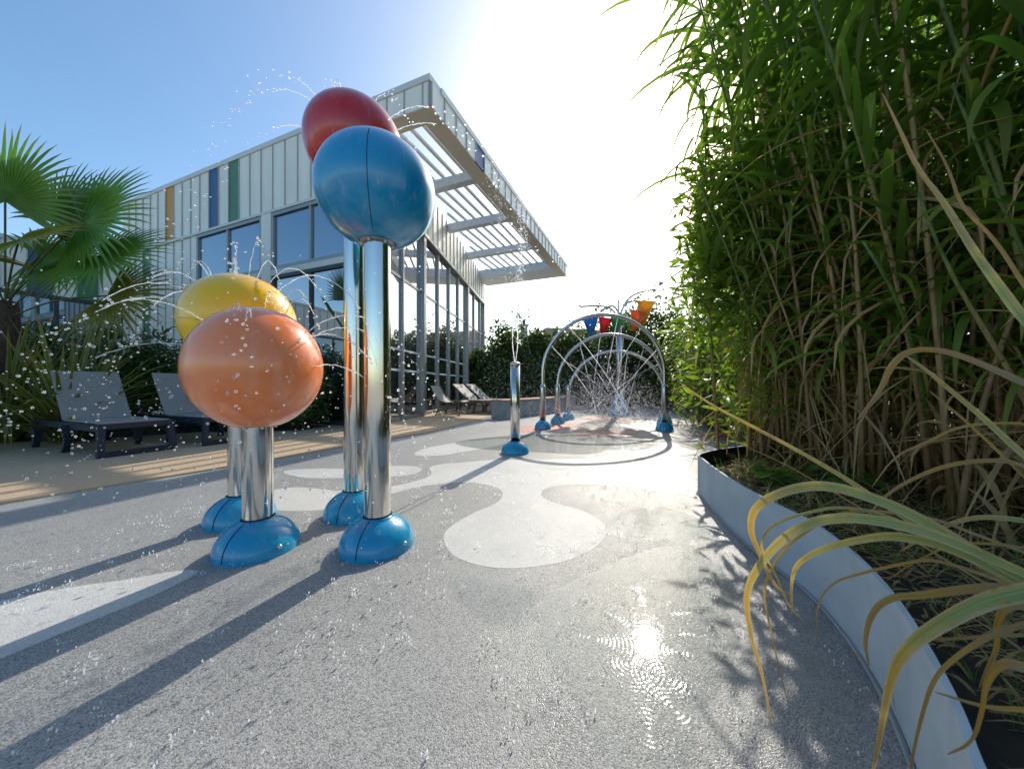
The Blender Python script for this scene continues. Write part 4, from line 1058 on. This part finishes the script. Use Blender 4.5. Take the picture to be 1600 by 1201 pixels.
# loose drops in the air and splashes on the pad
db = MB()
for i in range(620):
    db.ico(Vector((rnd.uniform(-3.2,-.5), rnd.uniform(1.2,2.8), rnd.uniform(.05,1.25))), rnd.choice((.0016,.002,.0026,.003,.0045)), (1,1,rnd.uniform(.8,1.2)))
for i in range(230):
    db.ico(Vector((rnd.uniform(-3.4,-.9), rnd.uniform(1.3,2.6), rnd.uniform(.25,1.35))), rnd.uniform(.003,.0068), (rnd.uniform(.8,1.4),1,rnd.uniform(.8,1.2)))
for i in range(240):
    db.ico(Vector((rnd.uniform(-1.0,-.3), rnd.uniform(1.3,2.4), rnd.uniform(.1,1.4))), rnd.uniform(.0018,.0042))
tag(db.build('loose_drops', M['water'], None, True), 'loose water drops hanging in the air around the ball fountains', 'water', kind='stuff')
db = MB()
for i in range(620):
    c = Vector((rnd.uniform(-2.2,1.0), rnd.uniform(.7,3.2), .006)); m = rnd.randint(3,10); r_ = rnd.uniform(.008,.035)
    for k in range(m):
        a = rnd.uniform(0,6.28); q = c + Vector((math.cos(a)*r_*rnd.uniform(.6,1), math.sin(a)*r_*rnd.uniform(.6,1), rnd.uniform(0,.02)))
        db.ico(q, rnd.uniform(.0008,.0024), (1,1,rnd.uniform(.8,2.6)))
tag(db.build('splash_crowns', M['froth_glint'], None, True), 'tiny splashes where drops strike the wet pad', 'water', kind='stuff')
# rippled water film, real relief
rings = [(G(x,y), r_, a) for x, y, r_, a in ((925,1000,.10,1.),(1068,960,.05,1.),(1078,993,.032,1.1),(1060,1022,.045,1.1),(1040,1060,.075,1.2),(1085,935,.06,.8),(1052,1110,.07,1.),(1015,1145,.07,.8),(960,965,.05,.7),(985,1040,.09,.8),(880,985,.06,.6),(1000,930,.06,.7),(905,1060,.08,.7),(1100,900,.06,.7),(1030,880,.07,.6))]
outline = chaikin([G(*q) for q in ((850,930),(905,905),(960,880),(1010,860),(1070,850),(1120,880),(1150,930),(1165,990),(1140,1060),(1100,1120),(1080,1190),(1020,1260),(960,1230),(930,1150),(890,1080),(850,1020),(835,970))], 2)
def inside(x, y):
    c_ = False; n = len(outline)
    for i in range(n):
        a, d_ = outline[i], outline[i-1]
        if (a.y > y) != (d_.y > y) and x < (d_.x-a.x)*(y-a.y)/(d_.y-a.y)+a.x: c_ = not c_
    return c_
b = MB(); st = .0035
x0, x1 = min(p.x for p in outline), max(p.x for p in outline); y0, y1 = min(p.y for p in outline), max(p.y for p in outline)
nx, ny = int((x1-x0)/st)+1, int((y1-y0)/st)+1; idx = {}
for j in range(ny):
    for i in range(nx):
        x, y = x0+i*st, y0+j*st
        if not inside(x, y): continue
        z = .0062
        for c, r_, a in rings:
            q = math.hypot(x-c.x, y-c.y)
            if q < r_*1.3: z += .00045*a*math.sin(q*2*math.pi/.0125)*math.exp(-(q/r_)**2*1.2)*min(1, q/.006)
        idx[i,j] = len(b.v); b.v.append(Vector((x,y,z)))
for (i,j), k in idx.items():
    if (i+1,j) in idx and (i+1,j+1) in idx and (i,j+1) in idx: b.f.append((k, idx[i+1,j], idx[i+1,j+1], idx[i,j+1]))
tag(b.build('water_film', M['film'], None, True), kind='structure')
def wetfilm(px, z=.0058):
    pts = chaikin([G(*q) for q in px], 3); b = MB(); b.poly([(p.x,p.y,z) for p in pts]); tag(b.build('water_film', M['film']), kind='structure')
wetfilm([(700,900),(760,905),(830,915),(845,960),(820,985),(760,975),(715,940)])
wetfilm([(960,800),(1040,790),(1090,810),(1130,840),(1110,850),(1060,840),(1000,850),(950,840)])
wetfilm([(700,690),(800,680),(900,676),(1000,684),(1040,695),(1000,706),(960,702),(920,712),(860,708),(790,705),(730,700)])

for o in bpy.data.objects:
    if '_o' in o: del o['_o']
